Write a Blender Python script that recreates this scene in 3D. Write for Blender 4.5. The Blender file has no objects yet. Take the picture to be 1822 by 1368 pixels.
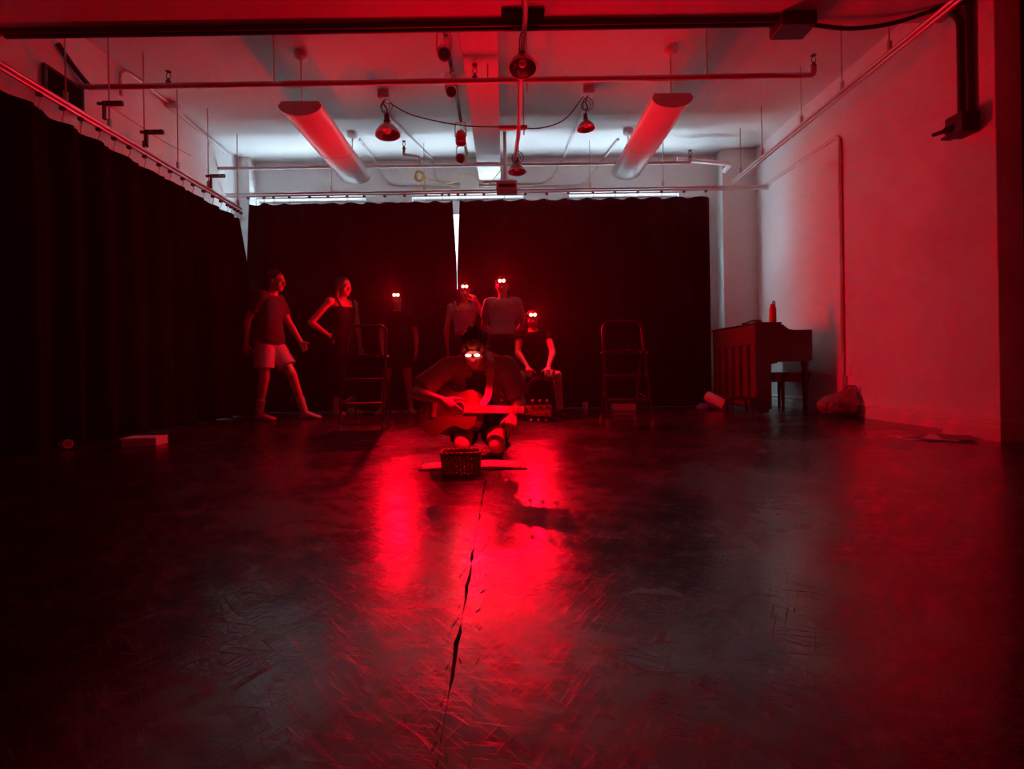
import bpy, bmesh, math, random
from mathutils import Vector, Matrix, noise as mnoise
random.seed(7)
V = Vector
PI = math.pi
scn = bpy.context.scene
col = scn.collection

# ------------------------------------------------------------------ camera, world, exposure
F = 900.0                      # focal length in pixels of the 1822 px wide frame
CH = 0.56                      # camera height
VX, VY = 898.0, 655.0          # where the room's long axis vanishes
ROLL = 0.0155
cam = bpy.data.cameras.new('camera')
cam.sensor_width = 36.0
cam.lens = 36.0 * F / 1822.0
cam.shift_x = (911.0 - VX) / 1822.0
cam.shift_y = -(684.0 - VY) / 1822.0
cam.clip_start = 0.05
camo = bpy.data.objects.new('camera', cam)
col.objects.link(camo)
camo.matrix_world = Matrix.Translation((0, 0, CH)) @ Matrix.Rotation(PI / 2, 4, 'X') @ Matrix.Rotation(-ROLL, 4, 'Z')
scn.camera = camo

w = bpy.data.worlds.new('overcast_sky')
scn.world = w
w.use_nodes = True
bg = w.node_tree.nodes['Background']
bg.inputs[0].default_value = (0.76, 0.90, 1.0, 1)
bg.inputs[1].default_value = 6.0
# sun standing high over the added alley outside the windows, shining along it
sd = bpy.data.lights.new('sun', 'SUN')
sd.energy = 120.0
sd.angle = 0.0095
sd.color = (0.76, 0.90, 1.0)
sun = bpy.data.objects.new('sun', sd)
col.objects.link(sun)
sun.rotation_mode = 'QUATERNION'
sun.rotation_quaternion = V((0.45, 0.02, -0.9)).to_track_quat('-Z', 'Y')
scn.view_settings.view_transform = 'Standard'
scn.view_settings.look = 'None'
scn.view_settings.exposure = 0.0
scn.view_settings.gamma = 1.0
scn.view_settings.use_curve_mapping = False
scn.cycles.use_denoising = True
scn.cycles.max_bounces = 8
scn.cycles.diffuse_bounces = 4
scn.cycles.glossy_bounces = 4
scn.cycles.transparent_max_bounces = 8
scn.cycles.sample_clamp_indirect = 60.0

RED = (1.0, 0.0, 0.012)
GLOW_HAZE = 0.0065
LAMP_W = 98.0                 # every red head torch
GLASS_W = 36.0                 # the guitarist's glowing glasses


def ray(px, py):
    dx, dy = px - VX, VY - py
    c, s = math.cos(ROLL), math.sin(ROLL)
    return V(((dx * c + dy * s) / F, 1.0, (-dx * s + dy * c) / F))


def aY(px, py, Y):
    r = ray(px, py)
    return V((r.x * Y, Y, r.z * Y + CH))


def aX(px, py, X):
    r = ray(px, py)
    k = X / r.x
    return V((X, k, r.z * k + CH))


def aZ(px, py, Z):
    r = ray(px, py)
    k = (Z - CH) / r.z
    return V((r.x * k, k, Z))


def fl(px, py):
    return aZ(px, py, 0.0)


# ------------------------------------------------------------------ materials
MATS = {}


def mat(name, c, rough=0.6, metal=0.0, spec=0.5, var=0.0, vscale=8.0, bump=0.0, bscale=60.0, emit=None, estr=0.0, stretch=None, trans=0.0, sheen=0.0):
    m = bpy.data.materials.new(name)
    m.use_nodes = True
    nt = m.node_tree
    b = nt.nodes['Principled BSDF']
    b.inputs['Base Color'].default_value = (c[0], c[1], c[2], 1)
    b.inputs['Roughness'].default_value = rough
    b.inputs['Metallic'].default_value = metal
    b.inputs['Specular IOR Level'].default_value = spec
    if sheen:
        b.inputs['Sheen Weight'].default_value = sheen
    if trans:
        b.inputs['Transmission Weight'].default_value = trans
    tc = nt.nodes.new('ShaderNodeTexCoord')
    mp = nt.nodes.new('ShaderNodeMapping')
    nt.links.new(tc.outputs['Object'], mp.inputs[0])
    if stretch:
        mp.inputs['Scale'].default_value = stretch
    if var:
        n = nt.nodes.new('ShaderNodeTexNoise')
        n.inputs['Scale'].default_value = vscale
        n.inputs['Detail'].default_value = 4
        nt.links.new(mp.outputs[0], n.inputs[0])
        r = nt.nodes.new('ShaderNodeValToRGB')
        r.color_ramp.elements[0].position = 0.3
        r.color_ramp.elements[1].position = 0.7
        r.color_ramp.elements[0].color = (c[0] * (1 - var), c[1] * (1 - var), c[2] * (1 - var), 1)
        r.color_ramp.elements[1].color = (min(1, c[0] * (1 + var)), min(1, c[1] * (1 + var)), min(1, c[2] * (1 + var)), 1)
        nt.links.new(n.outputs[0], r.inputs[0])
        nt.links.new(r.outputs[0], b.inputs['Base Color'])
    if bump:
        n = nt.nodes.new('ShaderNodeTexNoise')
        n.inputs['Scale'].default_value = bscale
        n.inputs['Detail'].default_value = 5
        nt.links.new(mp.outputs[0], n.inputs[0])
        bp = nt.nodes.new('ShaderNodeBump')
        bp.inputs['Strength'].default_value = bump
        bp.inputs['Distance'].default_value = 0.02
        nt.links.new(n.outputs[0], bp.inputs['Height'])
        nt.links.new(bp.outputs[0], b.inputs['Normal'])
    if emit:
        b.inputs['Emission Color'].default_value = (emit[0], emit[1], emit[2], 1)
        b.inputs['Emission Strength'].default_value = estr
    MATS[name] = m
    return m


mat('wall_paint', (0.74, 0.745, 0.75), 0.65, bump=0.06, bscale=45, var=0.03, vscale=3)
mat('ceiling_paint', (0.60, 0.605, 0.61), 0.75, bump=0.10, bscale=14, var=0.03, vscale=2)
mat('trim_paint', (0.70, 0.71, 0.72), 0.42, var=0.05, vscale=9, bump=0.03)
mat('pipe_paint', (0.50, 0.47, 0.48), 0.38, var=0.06, vscale=12)
mat('galvanised', (0.45, 0.45, 0.47), 0.35, metal=0.85, var=0.08, vscale=20)
mat('rail_steel', (0.62, 0.62, 0.64), 0.30, metal=0.7, var=0.05, vscale=15)
mat('conduit_paint', (0.62, 0.62, 0.63), 0.45, var=0.05)
mat('dark_conduit', (0.045, 0.04, 0.04), 0.55, var=0.15)
mat('velvet', (0.0045, 0.0042, 0.0045), 0.95, spec=0.08, var=0.25, vscale=30, bump=0.1, bscale=200)
mat('ladder_metal', (0.16, 0.15, 0.15), 0.24, metal=0.5, var=0.1)
mat('black_plastic', (0.012, 0.012, 0.013), 0.45, bump=0.03)
mat('black_metal', (0.030, 0.028, 0.029), 0.22, spec=0.9, var=0.2)
mat('lamp_white', (0.66, 0.65, 0.66), 0.35, var=0.05)
mat('lamp_aluminium', (0.55, 0.53, 0.54), 0.28, metal=0.9, var=0.06)
mat('lamp_inside', (0.35, 0.33, 0.34), 0.25, metal=0.9)
mat('bulb_glass', (0.75, 0.72, 0.70), 0.15, spec=0.7)
mat('fixture_enamel', (0.62, 0.62, 0.63), 0.38, var=0.05, vscale=5)
mat('diffuser_acrylic', (0.80, 0.80, 0.81), 0.28, var=0.03)
mat('white_plastic', (0.72, 0.72, 0.72), 0.4, var=0.03)
mat('yellow_cable', (0.75, 0.62, 0.12), 0.5, var=0.08)
mat('grey_rubber', (0.50, 0.49, 0.48), 0.55, var=0.08)
mat('paper', (0.80, 0.79, 0.77), 0.7, var=0.03, vscale=20)
mat('dark_folder', (0.07, 0.06, 0.06), 0.5, var=0.1)
mat('skin', (0.52, 0.33, 0.25), 0.48, var=0.06, vscale=14, bump=0.04, bscale=120)
mat('lips', (0.36, 0.15, 0.13), 0.4, var=0.05)
mat('eyeball', (0.55, 0.53, 0.5), 0.15, var=0.02)
mat('hair_dark', (0.030, 0.020, 0.016), 0.42, bump=0.5, bscale=90, stretch=(1, 1, 0.12))
mat('hair_brown', (0.07, 0.04, 0.025), 0.42, bump=0.5, bscale=90, stretch=(1, 1, 0.12))
mat('black_cloth', (0.010, 0.009, 0.010), 0.85, spec=0.2, bump=0.25, bscale=14, var=0.2)
mat('shirt_cloth', (0.36, 0.27, 0.25), 0.8, spec=0.2, bump=0.3, bscale=12, var=0.1)
mat('dark_tee', (0.06, 0.05, 0.055), 0.85, spec=0.2, bump=0.3, bscale=12, var=0.1)
mat('pale_cloth', (0.55, 0.50, 0.50), 0.8, spec=0.2, bump=0.35, bscale=12, var=0.06)
mat('grey_cloth', (0.34, 0.33, 0.38), 0.8, spec=0.2, bump=0.35, bscale=12, var=0.08)
mat('sock_cloth', (0.55, 0.52, 0.52), 0.85, spec=0.2, bump=0.3, bscale=60)
mat('shoe_cloth', (0.30, 0.26, 0.26), 0.7, bump=0.15)
mat('strap_cloth', (0.62, 0.55, 0.50), 0.6, bump=0.15, bscale=200)
mat('guitar_top', (0.17, 0.075, 0.038), 0.22, var=0.12, vscale=6, stretch=(1, 6, 6))
mat('guitar_side', (0.16, 0.065, 0.03), 0.22, var=0.2, vscale=6, stretch=(1, 5, 5))
mat('fretboard_wood', (0.52, 0.33, 0.21), 0.38, var=0.15, vscale=12, stretch=(1, 8, 8))
mat('neck_wood', (0.26, 0.12, 0.055), 0.32, var=0.15, vscale=9)
mat('bone', (0.75, 0.72, 0.64), 0.3)
mat('nickel', (0.75, 0.73, 0.71), 0.18, metal=1.0)
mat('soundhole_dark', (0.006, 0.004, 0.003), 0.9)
mat('wicker', (0.30, 0.11, 0.06), 0.22, spec=0.8, var=0.35, vscale=40)
mat('piano_wood', (0.10, 0.036, 0.018), 0.40, var=0.22, vscale=5, stretch=(4, 4, 0.4), bump=0.03)
mat('piano_dark', (0.022, 0.009, 0.006), 0.33, var=0.2, vscale=5, stretch=(4, 4, 0.4))
mat('soundboard', (0.07, 0.026, 0.015), 0.6, var=0.2, vscale=6)
mat('key_white', (0.75, 0.73, 0.68), 0.25)
mat('bottle_red', (0.50, 0.09, 0.08), 0.30, var=0.05)
mat('bag_plastic', (0.22, 0.13, 0.15), 0.30, spec=0.6, var=0.2, vscale=9, bump=0.5, bscale=18)
mat('purple_cloth', (0.10, 0.075, 0.45), 0.8, bump=0.3, bscale=20, var=0.15)
mat('pink_mat', (0.62, 0.40, 0.46), 0.75, bump=0.1, var=0.05)
mat('panel_black', (0.006, 0.005, 0.005), 0.95, spec=0.05, var=0.1)
mat('tape_black', (0.007, 0.0065, 0.0065), 0.24, spec=0.8, var=0.3, vscale=30, bump=0.05, bscale=30)
mat('subfloor', (0.010, 0.008, 0.007), 0.9, var=0.3)
mat('plaster_back', (0.30, 0.30, 0.30), 0.7, var=0.05)
# headlamp lens: LEDs so bright that the sensor clips
mat('led_red', (0.3, 0.02, 0.02), 0.3, emit=(1.0, 0.075, 0.035), estr=36.0)
mat('led_glass', (0.3, 0.02, 0.02), 0.3, emit=(1.0, 0.10, 0.07), estr=22.0)


def glass_material():
    m = bpy.data.materials.new('window_glass')
    m.use_nodes = True
    nt = m.node_tree
    nt.nodes.clear()
    o = nt.nodes.new('ShaderNodeOutputMaterial')
    mx = nt.nodes.new('ShaderNodeMixShader')
    t = nt.nodes.new('ShaderNodeBsdfTransparent')
    g = nt.nodes.new('ShaderNodeBsdfGlossy')
    g.inputs['Roughness'].default_value = 0.02
    t.inputs[0].default_value = (0.93, 0.96, 0.96, 1)
    mx.inputs[0].default_value = 0.06
    nt.links.new(t.outputs[0], mx.inputs[1])
    nt.links.new(g.outputs[0], mx.inputs[2])
    nt.links.new(mx.outputs[0], o.inputs[0])
    MATS['window_glass'] = m


glass_material()


def floor_material():
    """black vinyl dance floor: glossy, scuffed in long arcs and scratches"""
    m = bpy.data.materials.new('dance_vinyl')
    m.use_nodes = True
    nt = m.node_tree
    L = nt.links.new
    b = nt.nodes['Principled BSDF']
    tc = nt.nodes.new('ShaderNodeTexCoord')

    def scratch(scale, rot, st, lo, hi, dist=0.0):
        m0 = nt.nodes.new('ShaderNodeMapping')
        m0.inputs['Rotation'].default_value = (0, 0, rot)
        L(tc.outputs['Object'], m0.inputs[0])
        mp = nt.nodes.new('ShaderNodeMapping')
        mp.inputs['Scale'].default_value = (st, 1, 1)
        L(m0.outputs[0], mp.inputs[0])
        n = nt.nodes.new('ShaderNodeTexNoise')
        n.inputs['Scale'].default_value = scale
        n.inputs['Detail'].default_value = 2
        n.inputs['Distortion'].default_value = dist
        L(mp.outputs[0], n.inputs[0])
        r = nt.nodes.new('ShaderNodeMapRange')
        r.inputs[1].default_value = lo
        r.inputs[2].default_value = hi
        L(n.outputs[0], r.inputs[0])
        return r.outputs[0]

    s1 = scratch(8, 0.55, 30, 0.62, 0.72, 0.8)
    s2 = scratch(7, -0.85, 34, 0.63, 0.73, 1.1)
    s3 = scratch(9, 1.75, 26, 0.62, 0.72, 0.7)
    s4 = scratch(6, 2.45, 40, 0.63, 0.73, 1.0)
    big = scratch(1.3, 0.0, 1, 0.30, 0.72, 0.4)
    mid = scratch(9, 0.2, 0.7, 0.35, 0.75, 1.0)

    def add(a, bb, op='ADD'):
        q = nt.nodes.new('ShaderNodeMath')
        q.operation = op
        for i, x in enumerate((a, bb)):
            if isinstance(x, (int, float)):
                q.inputs[i].default_value = x
            else:
                L(x, q.inputs[i])
        return q.outputs[0]

    sc = add(add(s1, s2), add(s3, s4))
    ro = add(add(add(big, 0.13, 'MULTIPLY'), add(mid, 0.08, 'MULTIPLY')), 0.165)
    ro = add(ro, add(sc, 0.08, 'MULTIPLY'))
    L(ro, b.inputs['Roughness'])
    cm = nt.nodes.new('ShaderNodeMix')
    cm.data_type = 'RGBA'
    cm.inputs['A'].default_value = (0.009, 0.0085, 0.009, 1)
    cm.inputs['B'].default_value = (0.05, 0.048, 0.048, 1)
    L(add(add(sc, 0.35, 'MULTIPLY'), add(mid, 0.12, 'MULTIPLY')), cm.inputs['Factor'])
    L(cm.outputs['Result'], b.inputs['Base Color'])
    b.inputs['Specular IOR Level'].default_value = 1.0
    fine = nt.nodes.new('ShaderNodeTexNoise')
    fine.inputs['Scale'].default_value = 55
    fine.inputs['Detail'].default_value = 3
    L(tc.outputs['Object'], fine.inputs[0])
    wav = nt.nodes.new('ShaderNodeTexNoise')
    wav.inputs['Scale'].default_value = 6
    wav.inputs['Detail'].default_value = 3
    L(tc.outputs['Object'], wav.inputs[0])
    h = add(add(sc, 0.045, 'MULTIPLY'), add(add(fine.outputs[0], 0.16, 'MULTIPLY'), add(wav.outputs[0], 0.55, 'MULTIPLY')))
    bp = nt.nodes.new('ShaderNodeBump')
    bp.inputs['Strength'].default_value = 0.22
    bp.inputs['Distance'].default_value = 0.02
    L(h, bp.inputs['Height'])
    L(bp.outputs[0], b.inputs['Normal'])
    MATS['dance_vinyl'] = m


floor_material()

# ------------------------------------------------------------------ mesh helpers


def basis(d, hint=None):
    d = d.normalized()
    h = hint or (V((0, 0, 1)) if abs(d.z) < 0.9 else V((0, 1, 0)))
    a = (h - d * h.dot(d))
    if a.length < 1e-6:
        a = V((1, 0, 0)) - d * d.x
    a.normalize()
    return a, d.cross(a).normalized()


class MB:
    def __init__(s):
        s.v, s.f, s.sm = [], [], []

    def add(s, vs, fs, smooth=True):
        o = len(s.v)
        s.v += [V(x) for x in vs]
        for f in fs:
            s.f.append([i + o for i in f])
            s.sm.append(smooth)
        return s

    def box(s, c, size, bev=0.0, M=None):
        bm = bmesh.new()
        bmesh.ops.create_cube(bm, size=1.0)
        for v in bm.verts:
            v.co = V((v.co.x * size[0], v.co.y * size[1], v.co.z * size[2]))
        if bev:
            bmesh.ops.bevel(bm, geom=list(bm.edges), offset=bev, segments=1, affect='EDGES')
        bm.verts.index_update()
        c = V(c)
        vs = [(M @ v.co if M else v.co) + c for v in bm.verts]
        s.add(vs, [[v.index for v in f.verts] for f in bm.faces], False)
        bm.free()
        return s

    def span(s, a, b, bev=0.0):
        a, b = V(a), V(b)
        return s.box((a + b) / 2, [abs(b[i] - a[i]) for i in range(3)], bev)

    def loft(s, rings, cap=True, smooth=True):
        n = len(rings[0])
        vs = [p for r in rings for p in r]
        fs = []
        for i in range(len(rings) - 1):
            for j in range(n):
                k = (j + 1) % n
                fs.append([i * n + j, i * n + k, (i + 1) * n + k, (i + 1) * n + j])
        s.add(vs, fs, smooth)
        if cap:                                  # flat end faces with corners of their own
            s.add(rings[0], [list(range(n))[::-1]], False)
            s.add(rings[-1], [list(range(n))], False)
        return s

    def tube(s, pts, r, seg=8, closed=False, cap=True):
        pts = [V(p) for p in pts]
        n = len(pts)
        rr = r if isinstance(r, (list, tuple)) else [r] * n
        prev = None
        rings = []
        for i, p in enumerate(pts):
            if closed:
                d = pts[(i + 1) % n] - pts[i - 1]
            else:
                d = pts[min(i + 1, n - 1)] - pts[max(i - 1, 0)]
            a, b = basis(d, prev)
            prev = a
            rings.append([p + (a * math.cos(2 * PI * k / seg) + b * math.sin(2 * PI * k / seg)) * rr[i] for k in range(seg)])
        if closed:
            rings.append(rings[0])
            return s.loft(rings, cap=False)
        return s.loft(rings, cap=cap)

    def cone(s, p0, p1, r0, r1, seg=14):
        return s.tube([p0, p1], [r0, r1], seg)

    def ell(s, c, ax, ay, az, seg=16, rings=10):
        c, ax, ay, az = V(c), V(ax), V(ay), V(az)
        vs = [c - az]
        for i in range(1, rings):
            t = PI * i / rings
            for k in range(seg):
                u = 2 * PI * k / seg
                vs.append(c + ax * (math.sin(t) * math.cos(u)) + ay * (math.sin(t) * math.sin(u)) - az * math.cos(t))
        vs.append(c + az)
        fs = [[0, 1 + (k + 1) % seg, 1 + k] for k in range(seg)]
        for i in range(rings - 2):
            for k in range(seg):
                a, b = 1 + i * seg + k, 1 + i * seg + (k + 1) % seg
                fs.append([a, b, b + seg, a + seg])
        last = len(vs) - 1
        o = 1 + (rings - 2) * seg
        fs += [[last, o + k, o + (k + 1) % seg] for k in range(seg)]
        return s.add(vs, fs)

    def sph(s, c, r, seg=14, rings=8):
        return s.ell(c, (r, 0, 0), (0, r, 0), (0, 0, r), seg, rings)

    def cap(s, p0, p1, r0, r1, seg=14):          # a tapered limb with round ends
        p0, p1 = V(p0), V(p1)
        d = (p1 - p0).normalized()
        pts, rr = [], []
        for i in range(5):
            t = PI / 2 * (1 - i / 4)
            pts.append(p0 - d * r0 * math.sin(t)); rr.append(max(r0 * math.cos(t), 1e-4))
        for i in range(5):
            t = PI / 2 * i / 4
            pts.append(p1 + d * r1 * math.sin(t)); rr.append(max(r1 * math.cos(t), 1e-4))
        return s.tube(pts, rr, seg)

    def lathe(s, c, prof, axis=(0, 0, 1), seg=24):
        a, b = basis(V(axis))
        ax = V(axis).normalized()
        c = V(c)
        rings = [[c + ax * h + (a * math.cos(2 * PI * k / seg) + b * math.sin(2 * PI * k / seg)) * max(r, 1e-4) for k in range(seg)] for r, h in prof]
        return s.loft(rings)

    def build(s, name, material, parent=None, label=None, stuff=False):
        off = V((0, 0, 0))
        p = parent
        while p is not None:
            off += p.location
            p = p.parent
        me = bpy.data.meshes.new(name)
        me.from_pydata([v - off for v in s.v], [], s.f)
        me.polygons.foreach_set('use_smooth', s.sm)
        me.materials.append(MATS[material])
        bm = bmesh.new()
        bm.from_mesh(me)
        bmesh.ops.recalc_face_normals(bm, faces=bm.faces)
        bm.to_mesh(me)
        bm.free()
        o = bpy.data.objects.new(name, me)
        col.objects.link(o)
        if parent is not None:
            o.parent = parent
        if label:
            o['label'] = label
        if stuff:
            o['kind'] = 'stuff'
        return o

    def remesh(s, name, material, parent=None, voxel=0.006, smooth=4, label=None):
        o = s.build(name, material, parent, label)
        m = o.modifiers.new('voxels', 'REMESH')
        m.mode = 'VOXEL'
        m.voxel_size = voxel
        m.use_smooth_shade = True
        if smooth:
            m2 = o.modifiers.new('smooth', 'SMOOTH')
            m2.iterations = smooth
            m2.factor = 0.5
        dg = bpy.context.evaluated_depsgraph_get()
        dg.update()
        me = bpy.data.meshes.new_from_object(o.evaluated_get(dg))
        o.modifiers.clear()
        old = o.data
        o.data = me
        bpy.data.meshes.remove(old)
        if not me.materials:
            me.materials.append(MATS[material])
        me.polygons.foreach_set('use_smooth', [True] * len(me.polygons))
        return o


def thing(name, label, cat, loc, group=None):
    o = bpy.data.objects.new(name, None)
    o.empty_display_size = 0.1
    col.objects.link(o)
    o.location = V(loc)
    tag(o, label, cat, group)
    return o


def tag(o, label, cat, group=None):
    o['label'] = label
    o['category'] = cat
    if group:
        o['group'] = group
    return o


def struct(o):
    o['kind'] = 'structure'
    return o


def copy_tree(o, parent=None):
    c = o.copy()
    col.objects.link(c)
    if parent is not None:
        c.parent = parent
    for ch in list(o.children):
        copy_tree(ch, c)
    return c


def bez(pts, n=8):
    """smooth curve through points (Catmull-Rom)"""
    pts = [V(p) for p in pts]
    q = [pts[0] * 2 - pts[1]] + pts + [pts[-1] * 2 - pts[-2]]
    out = []
    for i in range(1, len(q) - 2):
        for k in range(n):
            t = k / n
            a, b, c, d = q[i - 1], q[i], q[i + 1], q[i + 2]
            out.append(0.5 * ((2 * b) + (c - a) * t + (2 * a - 5 * b + 4 * c - d) * t * t + (3 * b - a - 3 * c + d) * t ** 3))
    out.append(pts[-1])
    return out


def elbow(pts, r=0.12, n=5):
    """polyline with rounded corners, as bent conduit"""
    pts = [V(p) for p in pts]
    out = [pts[0]]
    for i in range(1, len(pts) - 1):
        a, b, c = pts[i - 1], pts[i], pts[i + 1]
        k = min(r, (a - b).length * 0.45, (c - b).length * 0.45)
        p, q = b + (a - b).normalized() * k, b + (c - b).normalized() * k
        for j in range(n + 1):
            t = j / n
            out.append(p * (1 - t) ** 2 + b * 2 * t * (1 - t) + q * t * t)
    out.append(pts[-1])
    return out


# ------------------------------------------------------------------ the room
XL, XR, ZC = -3.80, 3.65, 3.645
YF, YB = 7.45, -2.6            # window wall, wall behind the camera
YC = 6.90                      # back curtain
BEAM0, BEAM1, ZB = 3.50, 3.92, 3.18
COLR, COLL, YCOL = 3.16, -3.62, 7.25

slab = MB().span((XL - .2, YB - .2, -.16), (XR + .2, YF + .5, -.012)).build('floor', 'subfloor')
struct(slab)
# vinyl sheets with ragged edges at the seams (x of the seam, how torn)
SEAMS = [XL, -1.80, -0.105, 1.56, XR]


def seam_edge(x, torn, side, n=260):
    pts = []
    for i in range(n + 1):
        y = YB + (YCOL + .2 - YB) * i / n
        g = 0.0007
        if torn:
            k = max(0, 1 - abs(y - 0.985) / 0.11)
            e = mnoise.noise(V((side * 31.7, y * 9, 0.3))) + 0.6 * mnoise.noise(V((side * 11.7, y * 31, 5.3)))
            g += 0.003 * k + max(0, e) * (0.012 * k + (0.008 if 1.0 < y < 2.6 else .0015))
        else:
            e = mnoise.noise(V((x * 17 + side, y * 14, 2.1)))
            g += max(0, e) * 0.004
        pts.append((x + side * g, y))
    return pts


for i in range(4):
    a = seam_edge(SEAMS[i], i == 2, 1) if i > 0 else [(XL, y) for _, y in seam_edge(0, False, 1)]
    b = seam_edge(SEAMS[i + 1], i == 1, -1) if i < 3 else [(XR, y) for _, y in seam_edge(0, False, 1)]
    n = len(a)
    vs = [(x, y, 0.0) for x, y in a] + [(x, y, 0.0) for x, y in b] + [(x, y, -.012) for x, y in a] + [(x, y, -.012) for x, y in b]
    fs = []
    for k in range(n - 1):
        fs.append([k, k + 1, n + k + 1, n + k])
        fs.append([2 * n + k, k + 2 * n + 1, k + 1, k])
        fs.append([n + k, n + k + 1, 3 * n + k + 1, 3 * n + k])
    MB().add(vs, fs, False).build('vinyl_sheet', 'dance_vinyl', slab)


def tape(x0, x1, y0, y1, sd):
    n = int((y1 - y0) / 0.02)
    L_, R_ = [], []
    for i in range(n + 1):
        y = y0 + (y1 - y0) * i / n
        k = 0.35 + max(0, 1 - abs(y - 1.0) / 1.1)
        e1 = max(0, mnoise.noise(V((sd, y * 7, 1.3))) - .05) + max(0, .5 * mnoise.noise(V((sd, y * 33, 4))))
        e2 = max(0, mnoise.noise(V((sd + 9, y * 8, 1.3))) - .05) + max(0, .5 * mnoise.noise(V((sd + 9, y * 29, 4))))
        L_.append((x0 + e1 * .030 * k, y))
        R_.append((x1 - e2 * .030 * k, y))
    vs = [(x, y, .0020) for x, y in L_] + [(x, y, .0020) for x, y in R_] + [(x, y, .0001) for x, y in L_] + [(x, y, .0001) for x, y in R_]
    m = n + 1
    fs = []
    for k in range(n):
        fs += [[k, k + 1, m + k + 1, m + k], [2 * m + k, 2 * m + k + 1, k + 1, k], [m + k, m + k + 1, 3 * m + k + 1, 3 * m + k]]
    MB().add(vs, fs, False).build('seam_tape', 'dance_vinyl', slab, 'worn black tape strip beside the torn centre seam')


tape(-0.172, -0.112, 0.3, 2.7, 3.0)
tape(-0.098, -0.058, 0.3, 2.7, 8.0)

struct(MB().span((XL - .2, YB - .2, ZC), (XR + .2, YF + .5, ZC + .15)).build('ceiling', 'ceiling_paint'))
struct(MB().span((XL - .18, YB - .2, -.1), (XL, YF + .5, ZC + .1)).build('wall_left', 'wall_paint'))
struct(MB().span((XR, YB - .2, -.1), (XR + .18, YF + .5, ZC + .1)).build('wall_right', 'wall_paint'))
struct(MB().span((XL - .1, YB - .18, -.1), (XR + .1, YB, ZC + .1)).build('wall_back', 'plaster_back'))
# window wall: openings
ZS, ZH = 0.85, aY(850, 349, YF).z
WX = [(aY(457, 350, YF).x, aY(651, 350, YF).x), (aY(733, 349, YF).x, aY(931, 348, YF).x), (aY(1012, 346, YF).x, aY(1208, 343, YF).x)]
wall = MB()
YW = YF + .28
wall.span((XL - .1, YF, -.1), (XR + .1, YW, ZS))
wall.span((XL - .1, YF, ZH), (XR + .1, YW, ZC + .1))
xs = [XL - .1] + [x for a in WX for x in a] + [XR + .1]
for i in range(0, len(xs), 2):
    wall.span((xs[i], YF, ZS), (xs[i + 1], YW, ZH))
struct(wall.build('wall_front', 'wall_paint'))
for i, (x0, x1) in enumerate(WX):
    fr = MB()
    y0, y1 = YF + .15, YF + .21
    t = .075
    fr.span((x0, y0, ZH - .22), (x1, y1, ZH), .006)
    fr.span((x0, y0, ZS), (x1, y1, ZS + t), .006)
    fr.span((x0, y0, ZS + t), (x0 + t, y1, ZH - .22), .006)
    fr.span((x1 - t, y0, ZS + t), (x1, y1, ZH - .22), .006)
    zm = (ZS + ZH) / 2 - .25
    fr.span((x0 + t, y0, zm - .03), (x1 - t, y1, zm + .03), .006)
    wo = struct(fr.build('window_%d' % (i + 1), 'trim_paint'))
    xm = (x0 + x1) / 2
    for j in (0, 1):
        if j == 0:
            MB().span((x0 + t, y0 + .028, zm + .03), (x1 - t, y0 + .032, ZH - .22)).build('pane', 'window_glass', wo)
        else:
            MB().span((x0 + t, y0 + .028, ZS + t), (x1 - t, y0 + .032, zm - .03)).build('pane', 'window_glass', wo)
    MB().span((x0 - .04, YF - .05, ZS - .03), (x1 + .04, YF + .15, ZS), .006).build('window_sill', 'trim_paint', wo)
    # daylight enters through the opening: a portal for the sky
    ld = bpy.data.lights.new('window_portal', 'AREA')
    ld.shape = 'RECTANGLE'
    ld.size, ld.size_y = x1 - x0, ZH - ZS
    ld.cycles.is_portal = True
    lo = bpy.data.objects.new('window_portal', ld)
    col.objects.link(lo)
    lo.location = (xm, YF + .26, (ZS + ZH) / 2)
    lo.rotation_euler = (-PI / 2, 0, 0)      # faces -Y, into the room

# unseen alley of paving and wall, added to bounce daylight indoors
mat('concrete_paving', (0.60, 0.61, 0.62), 0.85, var=0.08, vscale=3)
mat('painted_brick', (0.66, 0.67, 0.68), 0.85, var=0.08, vscale=6)
alley = MB().span((-9, YW - .02, -.65), (9, YW + 2.6, -.5)).build('ground', 'concrete_paving')
struct(alley)
nb = MB().span((-9, YW + 2.45, 1.15), (9, YW + 2.9, 5.2)).build('wall_outside', 'painted_brick')
struct(nb)
mat('dark_brick', (0.06, 0.05, 0.045), 0.85, var=0.2, vscale=6)
MB().span((-9, YW + 2.40, -.5), (9, YW + 2.9, 1.15)).build('plinth', 'dark_brick', nb)  # unseen dark base, added to keep daylight off the middle of the ceiling
struct(MB().span((XL - .1, BEAM0, ZB), (XR + .1, BEAM1, ZC + .05), .004).build('trim_1', 'ceiling_paint'))          # cross beam
struct(MB().span((3.425, BEAM0, -.05), (XR + .05, BEAM1, ZB + .02), .004).build('trim_2', 'wall_paint'))               # right pilaster
struct(MB().span((COLR, YCOL, -.05), (XR + .05, YF + .02, ZC + .05), .004).build('trim_3', 'wall_paint'))              # far right column
struct(MB().span((XL - .05, YCOL, -.05), (COLL, YF + .02, ZC + .05), .004).build('trim_4', 'wall_paint'))              # far left column


def baseboard(name, x, y0, y1, side):
    m = MB()
    pr = [(0, .0), (.026, .0), (.026, .085), (.020, .095), (.020, .115), (.028, .122), (.028, .135), (.008, .150), (0, .150)]
    rings = [[V((x + side * (a - .004), y, z)) for a, z in pr] for y in (y0, y1)]
    m.loft(rings, smooth=False)
    return struct(m.build(name, 'trim_paint'))


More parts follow.
